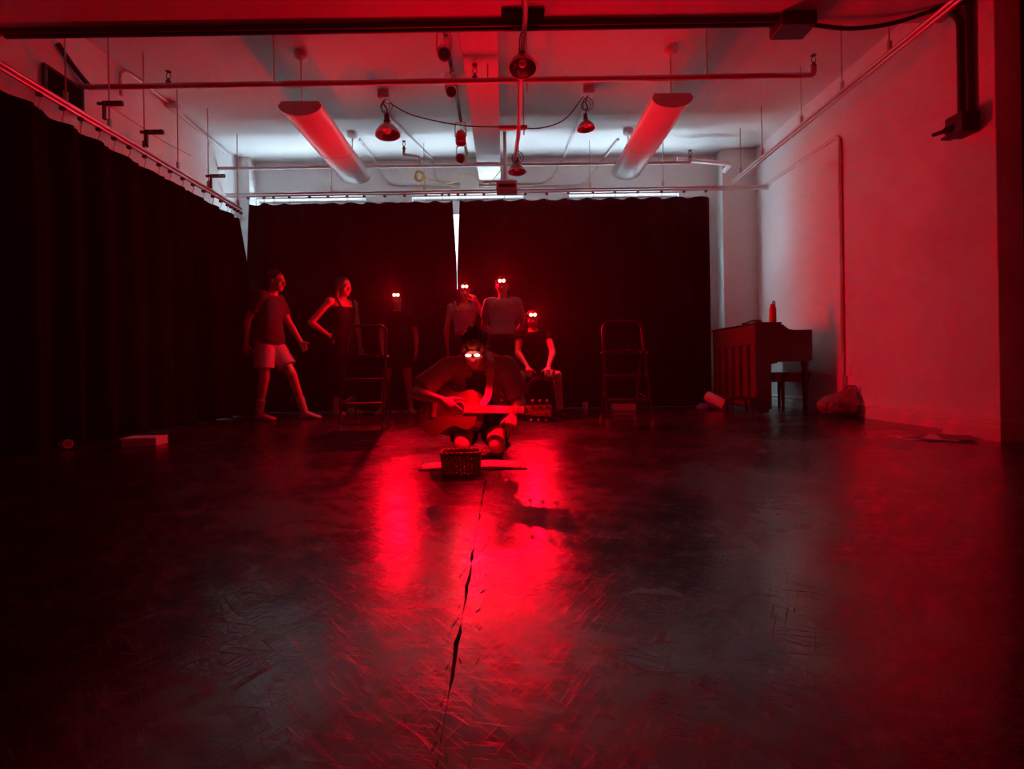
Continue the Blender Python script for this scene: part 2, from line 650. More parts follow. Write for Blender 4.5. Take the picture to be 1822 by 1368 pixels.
baseboard('baseboard_right', XR, BEAM1, YCOL, -1)
baseboard('baseboard_left', XL, YB, YCOL, 1)
m = MB()
pr = [(0, .0), (.026, .0), (.026, .085), (.020, .095), (.020, .115), (.028, .122), (.028, .135), (.008, .150), (0, .150)]
path = [((3.425, BEAM1), (-1, 1)), ((3.425, BEAM0), (-1, -1)), ((XR, BEAM0), (0, -1))]
m.loft([[V((p[0] + d[0] * (a - .004), p[1] + d[1] * (a - .004), z)) for a, z in pr] for p, d in path], smooth=False)
struct(m.build('baseboard_pilaster', 'trim_paint'))
m = MB()
m.span((COLR - .02, YCOL - .022, 0), (XR, YCOL + .004, .15), .004)
struct(m.build('baseboard_front', 'trim_paint'))
# duct along the ceiling's middle, boxed in
du0, du1 = aY(829, 67, 4.2).x, aY(888, 67, 4.2).x
ZD = aY(858, 67, 4.2).z
duct = MB().span((-.33, BEAM1 + .001, ZD), (-.015, YF - .001, ZC - .001), .004).build('air_duct', 'ceiling_paint')
tag(duct, 'wide flat boxed duct running along the middle of the ceiling', 'duct')


# ------------------------------------------------------------------ curtains and their rails
def curtain_cloth(p0, p1, ztop, amp, wave, taper0=(0, 0), taper1=(0, 0), sag=.02, seed=0, zbot=.008, nz=26, scallop=.27):
    """pleated cloth hung from p0 to p1 (xy); taperN = (shift at top, z below which it is zero)"""
    p0, p1 = V((p0[0], p0[1], 0)), V((p1[0], p1[1], 0))
    L = (p1 - p0).length
    u = (p1 - p0).normalized()
    nrm = V((-u.y, u.x, 0))
    nx = max(24, int(L / wave * 12))
    grid = []
    for j in range(nz + 1):
        row = []
        for i in range(nx + 1):
            s = i / nx
            x = s * L
            zt = ztop - sag * abs(math.sin(PI * x / scallop)) ** 1.5
            z = zbot + (zt - zbot) * (j / nz)
            q = x + .06 * mnoise.noise(V((x * 1.7, z * .25, seed)))
            a = amp * (.75 + .35 * mnoise.noise(V((x * 1.3, seed, 0)))) * (1.0 - .25 * (z / ztop))
            d = a * math.sin(2 * PI * q / wave) + .35 * a * math.sin(2 * PI * q / (wave * .47) + seed)
            sh = 0
            if taper0[0]:
                sh += (1 - s) ** 3 * taper0[0] * max(0, (z - taper0[1]) / (ztop - taper0[1]))
            if taper1[0]:
                sh -= s ** 3 * taper1[0] * max(0, (z - taper1[1]) / (ztop - taper1[1]))
            row.append(p0 + u * (x + sh) + nrm * d + V((0, 0, z)))
        grid.append(row)
    m = MB()
    n = nx + 1
    th = .005
    fr = [p for r in grid for p in r]
    bk = [p + nrm * th for p in fr]
    fs = []
    N = len(fr)
    for j in range(nz):
        for i in range(nx):
            a = j * n + i
            fs.append([a, a + 1, a + n + 1, a + n])
            fs.append([N + a, N + a + n, N + a + n + 1, N + a + 1])
    for i in range(nx):
        a = nz * n + i
        fs.append([a, a + 1, N + a + 1, N + a])
        fs.append([i, N + i, N + i + 1, i + 1])
    for j in range(nz):
        a = j * n
        fs.append([a, a + n, N + a + n, N + a])
        a = j * n + nx
        fs.append([a, N + a, N + a + n, a + n])
    m.add(fr + bk, fs)
    return m, grid[-1]


ZRF = aY(880, 341, YC).z             # far rail height
ZTF = aY(1255, 350.5, YC).z
ZTOPL = 2.55
XRL = -3.42
ZRL = aX(215, 246, XRL).z

# far rail
def hrail(name, label, a, b):
    a, b = V(a), V(b)
    t = thing(name, label, 'curtain rail', (a + b) / 2)
    d = (b - a).normalized()
    a_, b_ = basis(d, V((0, 0, 1)))
    for dz, r, nm in ((.022, .017, 'top_tube'), (-.016, .015, 'bottom_track')):
        MB().tube([a + a_ * dz, b + a_ * dz], r, 10).build(nm, 'rail_steel', t)
    return t


rail_f = hrail('curtain_rail', 'long double steel curtain rail crossing in front of the window wall', (XL + .02, YC, ZRF), (XR - .02, YC, ZRF))
rail_r = hrail('curtain_rail', 'double steel rail running along the right wall toward the windows', (3.12, .4, ZRF + .05), (3.12, YC - .05, ZRF + .05))
rail_l = hrail('curtain_rail', 'steel curtain rail along the left wall above the black curtain', (XRL, .6, ZRL), (XRL, 6.62, ZRL))


def rods(rail, pts, z0, clampz):
    for x, y in pts:
        m = MB().cone((x, y, z0), (x, y, ZC + .01), .006, .006, 6)
        r = m.build('hanger_rod', 'galvanised', rail)
        MB().span((x - .014, y - .014, z0 - .01), (x + .014, y + .014, z0 + .09), .003).build('rod_clamp', 'galvanised', r)


def px_y(px, X):
    return X / ((px - VX) / F) if abs(px - VX) > 1 else 1


rods(rail_r, [(3.12, y) for y in (4.05, 4.62, 5.25, 6.05, 6.6)], ZRF + .07, 0)
rods(rail_l, [(XRL, y) for y in (3.98, 4.42, 4.85, 5.35, 5.9, 6.55)], ZRL + .02, 0)
rods(rail_f, [(aY(p, 330, YC).x, YC) for p in (590, 755, 1050, 1180)], ZRF + .02, 0)


def gliders(rail, pts, zr, zc):
    for p in pts:
        m = MB()
        m.span((p[0] - .018, p[1] - .016, zr - .052), (p[0] + .018, p[1] + .016, zr - .026), .003)
        g = m.build('glider', 'dark_conduit', rail)
        h = MB().tube(bez([(p[0], p[1], zr - .05), (p[0] + .008, p[1], zr - .05 - (zr - .05 - zc) * .4), (p[0] - .006, p[1], zc + .02), (p[0], p[1], zc - .01)], 4), .0035, 6)
        h.build('hook', 'galvanised', g)


xa, xb = aY(441, 368, YC).x, aY(806, 363, YC).x
xc, xd = aY(818, 362, YC).x, aY(1262, 354, YC).x
m, top = curtain_cloth((xa - .04, YC), (xb + .042, YC), ZTF, .045, .30, taper0=(.05, 1.85), taper1=(.046, 1.88), seed=1.0, sag=.016, scallop=.24)
c1 = thing('curtain', 'left half of the black velvet curtain across the windows', 'curtain', ((xa + xb) / 2, YC, 0), 'black velvet curtains')
m.build('cloth', 'velvet', c1)
m, top = curtain_cloth((xb + .042, YC + .012), (xd, YC), ZTF + .01, .045, .31, taper0=(.048, 1.88), seed=4.0, sag=.016, scallop=.30)
c2 = thing('curtain', 'right half of the black velvet curtain across the windows', 'curtain', ((xc + xd) / 2, YC, 0), 'black velvet curtains')
m.build('cloth', 'velvet', c2)
gx = [442, 470, 487, 515, 551, 584, 618, 648, 685, 720, 758, 787, 799, 815, 828, 861, 897, 935, 973, 1011, 1055, 1094, 1135, 1177, 1217, 1256]
gliders(rail_f, [(aY(p, 352, YC).x, YC) for p in gx], ZRF, ZTF - .01)
m, top = curtain_cloth((XRL, 1.2), (XRL + .02, 6.78), ZTOPL, .085, .36, taper1=(.26, 1.70), seed=9.0, sag=.035, scallop=.37, nz=30)
c3 = thing('curtain', 'tall black velvet curtain hung all along the left wall', 'curtain', (XRL, 4, 0), 'black velvet curtains')
m.build('cloth', 'velvet', c3)
gliders(rail_l, [(XRL, y) for y in (3.75, 3.95, 4.12, 4.3, 4.47, 4.65, 4.85, 5.05, 5.22, 5.42, 5.6, 5.8, 5.98, 6.15, 6.3, 6.38, 6.46, 6.54, 6.62)], ZRL, ZTOPL - .01)
m, top = curtain_cloth((3.30, 1.3), (3.32, 3.22), ZRF - .12, .06, .16, seed=14.0, sag=.02)
c4 = thing('curtain', 'black curtain gathered at the right edge, nearest the camera', 'curtain', (3.25, 2.2, 0), 'black velvet curtains')
m.build('cloth', 'velvet', c4)


# ------------------------------------------------------------------ pipes and conduits
def pipe(name, label, cat, pts, r, material, bend=.12, group=None, seg=10):
    o = MB().tube(elbow(pts, bend), r, seg).build(name, material)
    return tag(o, label, cat, group)


def sprinkler_head(p, up, parent):
    m = MB()
    k = 1 if up else -1
    m.lathe(V(p), [(.022, 0), (.026, .02 * k), (.014, .035 * k), (.012, .05 * k)], seg=10)
    m.tube([V(p) + V((-.016, 0, .05 * k)), V(p) + V((-.02, 0, .08 * k)), V(p) + V((0, 0, .11 * k)), V(p) + V((.02, 0, .08 * k)), V(p) + V((.016, 0, .05 * k))], .004, 6)
    m.lathe(V(p) + V((0, 0, .108 * k)), [(.024, 0), (.024, .005)], seg=12)
    return m.build('sprinkler_head', 'black_metal', parent)


Y1, Y2 = 4.58, 6.78
pa, pb = aY(160, 155, Y1), aY(1448, 134, Y1)
s1 = thing('sprinkler_pipe', 'nearer fire sprinkler pipe crossing under the ceiling', 'pipe', pa, 'fire sprinkler pipes')
MB().tube(elbow([pa + V((-.12, .0, .02)), pa, pb, pb + V((.0, 0, .09))], .05), .024, 12).build('pipe_run', 'pipe_paint', s1)
for px in (300, 845):
    q = pa.lerp(pb, (px - 160) / 1288)
    sprinkler_head(q + V((0, 0, .018)), True, s1)
sprinkler_head(pb + V((0, 0, .07)), True, s1)
for px in (488, 868, 1258):
    q = pa.lerp(pb, (px - 160) / 1288)
    MB().cone(q, (q.x, q.y, ZC), .007, .007, 6).build('hanger_rod', 'galvanised', s1)
pa, pb = aY(367, 300, Y2), aY(1228, 289, Y2)
s2 = thing('sprinkler_pipe', 'farther fire sprinkler pipe crossing in front of the windows', 'pipe', pa, 'fire sprinkler pipes')
MB().tube(elbow([pa, pb, pb + V((0, 0, .06))], .04), .023, 12).build('pipe_run', 'pipe_paint', s2)
sprinkler_head(pb + V((0, 0, .05)), True, s2)
q = pa.lerp(pb, (747 - 367) / 861)
z1 = .12
MB().tube(elbow([q, q + V((0, 0, z1)), q + V((-.17, -.05, z1 + .01)), q + V((-.2, -.05, z1 + .01)), q + V((-.2, -.05, z1 + .09))], .04), .020, 10).build('branch_pipe', 'pipe_paint', s2)
sprinkler_head(q + V((-.2, -.05, z1 + .08)), True, s2)
for px in (875, 1180):
    q = pa.lerp(pb, (px - 367) / 861)
    MB().cone(q, (q.x, q.y, ZC), .007, .007, 6).build('hanger_rod', 'galvanised', s2)
# white pipe into the far right column
pipe('drain_pipe', 'short white pipe with an elbow at the top right of the windows', 'pipe',
     [aY(1205, 283, 6.95), aY(1300, 292, 6.95), aY(1300, 292, 6.95) + V((.02, .25, 0))], .030, 'trim_paint', .06)

# beam's dark conduits and boxes
zb = ZB - .022
pipe('conduit', 'dark conduit fixed under the far edge of the ceiling beam', 'conduit',
     [(XL + .02, BEAM1 - .05, zb), (1.5, BEAM1 - .05, zb), (2.15, BEAM1 - .05, zb)], .020, 'dark_conduit')
pipe('conduit', 'second dark conduit under the beam, just in front of the first', 'conduit',
     [(XL + .02, BEAM1 - .10, zb), (-2.0, BEAM1 - .10, zb), (2.15, BEAM1 - .10, zb)], .017, 'dark_conduit')
bx = MB().span((2.10, BEAM1 - .17, ZB - .10), (2.36, BEAM1 + .02, ZB), .006)
tag(bx.build('junction_box', 'dark_conduit'), 'dark junction box under the beam where two conduits end', 'box')
pipe('cable', 'black cable looping from the beam box to the right wall', 'cable',
     bez([(2.34, BEAM1 - .06, ZB - .03), (2.7, BEAM1 - .03, ZB - .05), (3.0, BEAM1 - .08, ZB - .045), (3.25, BEAM1 - .2, ZB - .02), (3.42, BEAM1 - .25, ZB - .01)]), .016, 'black_plastic')
pl = MB().span((-.025, 3.635, ZB - .018), (.285, 3.735, ZB), .004)
pl0 = aZ(888, 28, ZB)
plate = MB().box(aZ(930, 26, ZB - .012), (.315, .10, .024), .004).build('bracket_plate', 'panel_black')  # thin flat black box under the beam
tag(plate, 'black bracket plate under the beam behind the near lamp track', 'bracket')

# track with hanging work lamps (middle right)
tx = aZ(935, 3, ZB - .05).x
tp = [aZ(936, -25, ZB - .04), aZ(934, 40, ZB - .04), aY(930, 70, 4.0), aY(922, 235, 5.35), aY(914, 300, 6.1)]
tz = [ZB - .045, ZB - .045, 3.12, 3.02, 2.98]
for p, z in zip(tp, tz):
    p.z = z
track2 = thing('lamp_track', 'long metal lamp track hung near the middle, carrying two dome lamps', 'track', tp[2])
MB().tube(tp, [.022] * 5, 6).build('track_bar', 'conduit_paint', track2)
MB().tube(bez([p + V((-.03 + .02 * (i % 2), 0, -.03 - .02 * (i % 2))) for i, p in enumerate(tp)], 6), .006, 6).build('track_cable', 'black_plastic', track2)
for p in (tp[3], tp[2].lerp(tp[3], .45), tp[4]):
    MB().cone(p + V((.06, 0, 0)), V((p.x + .06, p.y, ZC)), .007, .007, 6).build('hanger_rod', 'galvanised', track2)
ba, bb = aY(888, 227, 5.35), aY(938, 227, 5.35)
MB().box((ba + bb) / 2 + V((0, 0, .0)), ((bb - ba).length, .04, .035), .003).build('cross_bracket', 'pipe_paint', track2)


def bell_lamp(top, rim, r, label, tilt=V((0, 0, -1)), loop=False, group='dome work lamps'):
    """aluminium dome reflector on a cord: top = hanging point, rim = centre of the mouth"""
    t = thing('dome_lamp', label, 'lamp', top, group)
    ax = tilt.normalized()
    h = r * 1.05
    base = rim - ax * h
    prof = [(r * .16, 0), (r * .22, .02 * h), (r * .30, .18 * h), (r * .62, .38 * h), (r * .86, .66 * h), (r * .97, .92 * h), (r, h), (r * .975, h), (r * .94, .9 * h), (r * .83, .66 * h), (r * .58, .40 * h), (r * .2, .24 * h), (.001, .22 * h)]
    MB().lathe(base, prof, ax, 32).build('reflector', 'lamp_aluminium', t)
    ra_, rb2 = basis(ax)
    MB().tube([rim + (ra_ * math.cos(2 * PI * k / 36) + rb2 * math.sin(2 * PI * k / 36)) * r for k in range(36)], .0045, 8, closed=True).build('rim', 'lamp_white', t)
    MB().lathe(base, [(r * .10, -h * .62), (r * .20, -h * .6), (r * .20, -h * .2), (r * .26, -h * .1), (r * .26, .02 * h)], ax, 18).build('socket', 'black_plastic', t)
    MB().lathe(base, [(r * .12, .2 * h), (r * .16, .35 * h), (r * .30, .58 * h), (r * .31, .7 * h), (r * .2, .84 * h), (.001, .88 * h)], ax, 18).build('bulb', 'bulb_glass', t)
    s = base - ax * h * .6
    MB().tube(bez([s, s.lerp(top, .35) + V((.015, 0, 0)), s.lerp(top, .7) + V((-.015, 0, 0)), top], 5), .006, 6).build('cord', 'black_plastic', t)
    if loop:
        for k in range(3):
            c = s.lerp(top, .45) + V((.02 * (k - 1), 0, .01 * k))
            rr = .035 + .012 * k
            MB().tube([c + V((rr * math.cos(a * PI / 6), .02 * math.sin(a), rr * 1.25 * math.sin(a * PI / 6))) for a in range(12)], .0035, 5, closed=True).build('cord_loop', 'black_plastic', t)
    return t


def ceiling_box(p, s, label, h=.09):
    o = MB().span((p.x - s, p.y - s, ZC - h), (p.x + s, p.y + s, ZC + .005), .006).build('ceiling_box', 'conduit_paint')
    return tag(o, label, 'box', 'square ceiling boxes')


lb = aZ(684, 178, ZC - .09)
ceiling_box(V((lb.x, lb.y, 0)), .062, 'square ceiling box over the left dome lamp')
bell_lamp(V((lb.x, lb.y, ZC - .09)), aY(690, 240, lb.y - .02), .137, 'silver dome lamp hanging left of the middle duct', V((.06, -.05, -1)), True)
rb = aZ(1046, 170, ZC - .09)
ceiling_box(V((rb.x, rb.y, 0)), .062, 'square ceiling box over the right dome lamp')
bell_lamp(V((rb.x, rb.y, ZC - .09)), aY(1043, 229, rb.y), .098, 'small silver dome lamp hanging right of the lamp track', V((.05, -.02, -1)), True)
n1 = aY(930, 121, 4.04)
bell_lamp(V((n1.x + .01, 4.06, 3.10)), n1, .112, 'near dome lamp with bulb showing, hung from the middle track', V((0, -.22, -1)))
n2 = aY(920, 306, 5.9)
bell_lamp(V((n2.x + .0, 5.9, 2.98)), n2, .104, 'dome lamp hung low near the windows from the middle track', V((.02, -.06, -1)), True)

# black track with spot cans (middle left)
XT = -.46
trk = thing('light_track', 'black ceiling track left of the duct carrying four can spotlights', 'track', (XT, 5, 3.3), None)
ZT = 3.42
MB().span((XT - .018, BEAM1, ZT - .015), (XT + .018, 6.75, ZT + .015), .003).build('track_bar', 'black_metal', trk)
for y in (4.3, 5.4, 6.5):
    MB().cone((XT, y, ZT), (XT, y, ZC), .006, .006, 6).build('hanger_rod', 'galvanised', trk)


def can_spot(p, d, r, L, label, face='black', rough=None):
    t = thing('can_spotlight', label, 'spotlight', (XT, p.y, ZT - .015), 'white can spotlights on the black track')
    d = V(d).normalized()
    b = p - d * L
    MB().lathe(b, [(r * .35, -.01), (r * .8, 0), (r * .92, L * .12), (r, L * .3), (r, L), (r * .93, L), (r * .88, L * .8)], d, 26).build('can', 'lamp_white', t)
    MB().lathe(p, [(.001, -L * .25), (r * .86, -L * .22), (r * .86, -L * .2)], d, 22).build('lamp_face', 'soundhole_dark' if face == 'black' else 'lamp_inside', t)
    a, bb = basis(d, V((1, 0, 0)))
    c = p - d * L * .6
    top = V((XT, p.y, ZT - .02))
    for s in (-1, 1):
        MB().tube([c + V((s * r * 1.06, 0, 0)), V((c.x + s * r * 1.06, c.y, c.z + .12)), V((c.x + s * r * .9, c.y, c.z + .16))], .006, 6).build('yoke_arm', 'lamp_white', t)
    MB().cone((c.x - r * .95, c.y, c.z + .16), (c.x + r * .95, c.y, c.z + .16), .006, .006, 6).build('yoke_bar', 'lamp_white', t)
    MB().tube([(c.x, c.y, c.z + .16), top], .011, 8).build('stem', 'black_metal', t)
    return t


can_spot(aY(791, 97, 4.15), (.12, -.72, -.68), .055, .16, 'nearest can spotlight on the black track, just past the beam')
can_spot(aY(803, 164, 4.75), (.12, -.75, -.66), .05, .15, 'second can spotlight from the beam, behind the near pipe')
can_spot(aY(820, 255, 5.5), (.02, -.20, -.98), .057, .13, 'third can spotlight from the beam, pointing straight down')
can_spot(aY(818, 282, 6.2), (-.25, -.92, -.3), .058, .13, 'farthest can spotlight on the track, lens facing the room', 'inside')


# fluorescent pendants with rounded bellies
def pendant_light(X, y0, y1, zb_, wd, label):
    t = thing('pendant_light', label, 'ceiling light', (X, (y0 + y1) / 2, ZC), 'long rounded pendant lights')
    h = .125
    n = 14

    def sect(y, s=1.0, lift=0):
        top = [V((X - wd / 2 * .93 * s, y, zb_ + h)), ]
        arc = []
        for k in range(n + 1):
            a = PI * k / n
            arc.append(V((X - math.cos(a) * wd / 2 * s, y, zb_ + h * .78 - math.sin(a) * h * .78 * s)))
        return [V((X - wd / 2 * .9, y, zb_ + h))] + arc + [V((X + wd / 2 * .9, y, zb_ + h))]
    ym = y0 + (y1 - y0) * .56
    for a, b in ((y0 + .012, ym - .006), (ym + .006, y1 - .012)):
        MB().loft([sect(a), sect(b)]).build('diffuser', 'diffuser_acrylic', t)
    MB().loft([sect(ym - .008, 1.015), sect(ym + .008, 1.015)]).build('joint_band', 'fixture_enamel', t)
    for y in (y0, y1 - .014):
        e = MB().loft([sect(y, 1.02), sect(y + .014, 1.02)], smooth=False).build('end_cap', 'fixture_enamel', t)
    MB().span((X - wd * .46, y0 + .01, zb_ + h - .004), (X + wd * .46, y1 - .01, zb_ + h + .02), .004).build('top_tray', 'fixture_enamel', t)
    for y in (y0 + .05, y1 - .12):
        s = MB().cone((X, y, zb_ + h), (X, y, ZC - .05), .008, .008, 8).build('stem', 'fixture_enamel', t)
        MB().lathe((X, y, ZC), [(.02, -.075), (.055, -.06), (.065, -.045), (.065, .002)], (0, 0, 1), 18).build('canopy', 'fixture_enamel', s)
    return t


pendant_light(-1.93, 4.86, 6.68, 3.02, .41, 'long rounded pendant light on the left half of the ceiling')
pendant_light(1.655, 4.86, 6.72, 3.04, .39, 'long rounded pendant light on the right half of the ceiling')

# conduits on ceiling and window wall
zc_ = ZC - .018
yw = YF - .02
g = 'white conduits on ceiling and window wall'


def pc(*pp):
    return [V(p) for p in pp]


a = aZ(690, 205, zc_); b = aZ(745, 268, zc_)
pipe('conduit', 'white conduit on the ceiling from the left dome lamp toward the windows', 'conduit', [a, V((aY(772, 305, YF).x, yw, zc_)), aY(775, 322, yw), aY(822, 326, yw)], .016, 'conduit_paint', .1, g)
a = aZ(640, 248, zc_)
p_ = aY(668, 290, yw)
pipe('conduit', 'white conduit from the left pendant light, bending along the window wall', 'conduit', [a, V((p_.x, yw, zc_)), aY(690, 327, yw), aY(818, 331, yw)], .018, 'conduit_paint', .16, g)
a = aZ(1040, 185, zc_)
p_ = aY(1003, 289, yw)
pipe('conduit', 'white conduit on the ceiling from the right dome lamp to the windows', 'conduit', [a, V((p_.x, yw, zc_)), aY(975, 325, yw), aY(852, 327, yw)], .016, 'conduit_paint', .16, g)
a = aZ(1100, 248, zc_)
p_ = aY(1075, 288, yw)
pipe('conduit', 'white conduit from the right pendant light down to the window wall', 'conduit', [a, V((p_.x, yw, zc_)), aY(1040, 328, yw), aY(852, 334, yw)], .018, 'conduit_paint', .16, g)
bx = MB().box(aY(835, 325, yw - .045), (.265, .1, .235), .006).build('electrical_box', 'white_plastic')
tag(bx, 'white square electrical box high on the window wall beside the duct', 'box')
# coil of yellow cable and its lead
ct = aY(747, 313, 6.74)
yc = thing('yellow_cable', 'coil of yellow extension cable hung from the far pipe', 'cable', ct + V((0, 0, .08)))
for k in range(7):
    r = .052 + .010 * random.random()
    c = ct + V((random.uniform(-.015, .015), random.uniform(-.02, .02), random.uniform(-.015, .012)))
    MB().tube([c + V((r * math.cos(2 * PI * i / 18), .012 * math.sin(i + k), r * 1.12 * math.sin(2 * PI * i / 18))) for i in range(18)], .0055, 6, closed=True).build('cable_loop', 'yellow_cable', yc)
MB().tube(bez([aY(757, 316, 6.74), aY(790, 326, 6.85), aY(812, 322, 7.2), aY(820, 312, 7.28), aY(840, 311, 7.28), aY(850, 320, 7.25), aY(868, 327, 6.9), aY(884, 312, 6.8), aY(893, 300, 6.75)], 6), .006, 6).build('cable_lead', 'yellow_cable', yc)
pipe('cable', 'thin black cable swagged between the two dome lamps', 'cable',
     bez([V((lb.x + .05, lb.y, ZC - .12)), aY(735, 205, lb.y), aY(820, 223, 5.45), aY(905, 226, 5.4), aY(960, 228, 5.4), aY(1005, 212, 5.55), V((rb.x - .05, rb.y, ZC - .1))], 8), .006, 'black_plastic')
# heater/projector box under the far rail
hp = aY(902, 334, 6.62)
ht = thing('heater_unit', 'small boxy heater with a finned top hung before the windows', 'heater', hp + V((0, 0, .1)))
MB().box(hp, (.275, .2, .13), .008).build('case', 'pipe_paint', ht)
MB().box(hp + V((0, -.1, -.005)), (.22, .012, .045), .003).build('grille', 'panel_black', ht, 'dark slotted grille')
for k in range(14):
    MB().box(hp + V((-.125 + k * .0192, 0, .078)), (.006, .19, .03)).build('fin', 'lamp_white', ht)
MB().cone(hp + V((-.02, 0, .08)), V((hp.x - .02, hp.y, ZC)), .022, .022, 10).build('pole', 'conduit_paint', ht)

# left wall fittings
wp = aX(114, 163, XL + .02)
t = thing('wall_panel', 'dark square panel high on the left wall above the curtain', 'panel', wp)
MB().box(wp, (.03, .40, .27), .005).build('frame', 'dark_conduit', t)
MB().box(wp + V((.016, 0, 0)), (.006, .34, .21)).build('plate', 'panel_black', t)
MB().box(wp + V((.022, -.02, -.06)), (.012, .03, .05), .003).build('latch', 'white_plastic', t)
pipe('conduit', 'dark conduit slanting down the left wall to the near pipe', 'conduit',
     [aX(103, 78, XL + .03), aX(130, 118, XL + .03), aX(163, 158, XL + .05)], .022, 'dark_conduit', .05)
pipe('conduit', 'arched conduit high on the left wall running to a small box', 'conduit',
     [aX(216, 170, XL + .03), aX(214, 128, XL + .03), aX(228, 128, XL + .03), aX(310, 190, XL + .03)], .018, 'conduit_paint', .1)
bx = MB().box(aX(312, 191, XL + .06), (.12, .16, .09), .006).build('junction_box', 'conduit_paint')
tag(bx, 'small junction box high on the left wall at the end of the arched conduit', 'box')
pipe('cable', 'thin cable drooping along the left wall above the rail', 'cable',
     bez([aX(190, 185, XL + .02), aX(235, 214, XL + .02), aX(290, 250, XL + .02), aX(340, 277, XL + .02)]), .007, 'conduit_paint')
pipe('conduit', 'straight conduit under the ceiling of the left wall toward the windows', 'conduit',
     [aX(318, 200, XL + .03), aX(360, 236, XL + .03), aX(408, 276, XL + .03)], .018, 'conduit_paint')
pr_c = MB()
for k, (px, py, Y) in enumerate(((201, 184, 4.42), (275, 235, 4.85), (387, 313, 5.9))):
    p = aY(px, py, Y)
    t = thing('perforated_bracket', ('nearest', 'middle', 'farthest')[k] + ' perforated steel bracket on the left wall above the rail', 'bracket', p, 'perforated steel brackets')
    L_ = .17
    m = MB()
    m.box(p + V((0, 0, .014)), (L_, .03, .006))
    m.box(p + V((0, 0, -.014)), (L_, .03, .006))
    for q in range(6):
        m.box(p + V((-L_ / 2 + .006 + q * (L_ - .012) / 5, 0, 0)), (.01, .03, .026))
    m.build('arm', 'dark_conduit', t)
    MB().box(p + V((-L_ / 2 + .008, 0, -.075)), (.014, .03, .13)).build('leg', 'dark_conduit', t)
    MB().box(p + V((-L_ / 2 - .02, 0, .0)), (.06, .02, .02)).build('foot', 'dark_conduit', t)
# thing fixed to the left wall at far end: camera lamp
p = aX(436, 306, XL + .15)

# right wall fittings
cx = XR - .02
yv = aX(1493, 235, cx).y
zt = aX(1493, 240, cx).z
pipe('conduit', 'conduit running along the right wall then bending down to the floor outlet', 'conduit',
     [(cx, YCOL - .02, zt + .01), (cx, yv, zt), (cx, yv, .40)], .020, 'conduit_paint', .09)
for y, z in ((5.9, zt), (6.5, zt)):
    pass
bx = MB().box((cx - .01, yv - .0, .335), (.06, .085, .19), .006).build('outlet_box', 'conduit_paint')
tag(bx, 'grey outlet box at the foot of the right wall conduit', 'outlet')
op = aX(1510, 659, XR - .004)
t = thing('wall_outlet', 'white wall outlet plate right of the conduit', 'outlet', op)
MB().box(op, (.01, .085, .125), .003).build('plate', 'white_plastic', t)
for s in (-1, 1):
    MB().box(op + V((-.006, 0, .028 * s)), (.006, .04, .03), .002).build('socket', 'trim_paint', t)
pipe('conduit', 'left one of the two dark conduits coming down the right pilaster', 'conduit',
     [(3.40, 3.80, ZB - .0), (3.40, 3.735, ZB - .1), (3.40, 3.735, 2.36)], .022, 'dark_conduit', .05)
pipe('conduit', 'right one of the two dark conduits coming down the right pilaster', 'conduit',
     [(3.40, 3.665, ZB - .0), (3.40, 3.665, 2.36)], .022, 'dark_conduit', .05)
bp_ = V((3.36, 3.685, 2.28))
t = thing('junction_box', 'dark box low on the pilaster with a plug sticking out', 'box', bp_)
MB().box(bp_, (.13, .15, .15), .008).build('case', 'dark_conduit', t)
MB().lathe(bp_ + V((-.065, .02, -.02)), [(.03, 0), (.03, .03), (.016, .045), (.014, .10), (.005, .11)], (-.6, .55, -.1), 12).build('plug', 'black_metal', t)
MB().box(bp_ + V((-.02, .09, -.055)), (.08, .05, .02), .003).build('flap', 'dark_conduit', t)
# ------------------------------------------------------------------ piano and the things around it
PX0, PX1, PY0, PY1 = 2.80, 3.42, 5.62, 6.78
PXB = PX0 + .26
PH = 1.025
t = thing('upright_piano', 'brown upright piano turned with its ribbed back to the room', 'piano', ((PX0 + PX1) / 2, (PY0 + PY1) / 2, 0))


def side_panel(y, th):
    pr = [(PX0, .06), (PX0, PH - .02), (PX0 + .27, PH - .02), (PX0 + .30, PH - .03), (PX0 + .33, PH - .055), (PX0 + .36, PH - .078), (PX0 + .41, PH - .088), (PX1, PH - .09),
          (PX1, .60), (PX1 - .04, .585), (PX1 - .15, .585), (PXB - .03, .585), (PXB - .03, .57), (PXB - .10, .56), (PXB - .10, .06)]
    m_ = MB()
    n_ = len(pr)
    vs = [(x, y, z) for x, z in pr] + [(x, y + th, z) for x, z in pr]
    fs = [list(range(n_)), [n_ + k for k in range(n_)][::-1]] + [[k, (k + 1) % n_, n_ + (k + 1) % n_, n_ + k] for k in range(n_)]
    m_.add(vs, fs, False)
    return m_


for y in (PY0, PY1 - .035):
    side_panel(y, .035).build('side_panel', 'piano_dark', t)
MB().span((PX0 - .015, PY0 - .012, PH - .02), (PX0 + .28, PY1 + .012, PH), .004).build('lid', 'piano_dark', t)
bk = MB().span((PX0 + .045, PY0 + .035, .10), (PX0 + .06, PY1 - .035, PH - .03)).build('back_board', 'soundboard', t)
MB().span((PX0 + .0, PY0 + .036, PH - .24), (PX0 + .045, PY1 - .036, PH - .022), .003).build('back_rail', 'piano_wood', t)
MB().span((PX0 + .0, PY0 + .036, .08), (PX0 + .045, PY1 - .036, .16), .003).build('back_rail', 'piano_wood', t)
npost = 6
for k in range(npost):
    yy = PY0 + .036 + (PY1 - PY0 - .072 - .085) * k / (npost - 1)
    MB().span((PX0 + .004, yy, .16), (PX0 + .045, yy + .085, PH - .24), .003).build('back_post', 'piano_wood', t)
for yy in (PY0 + .17, PY1 - .25):
    MB().box((PX0 - .004, yy, .60), (.02, .06, .018), .004).build('back_handle', 'nickel', t)
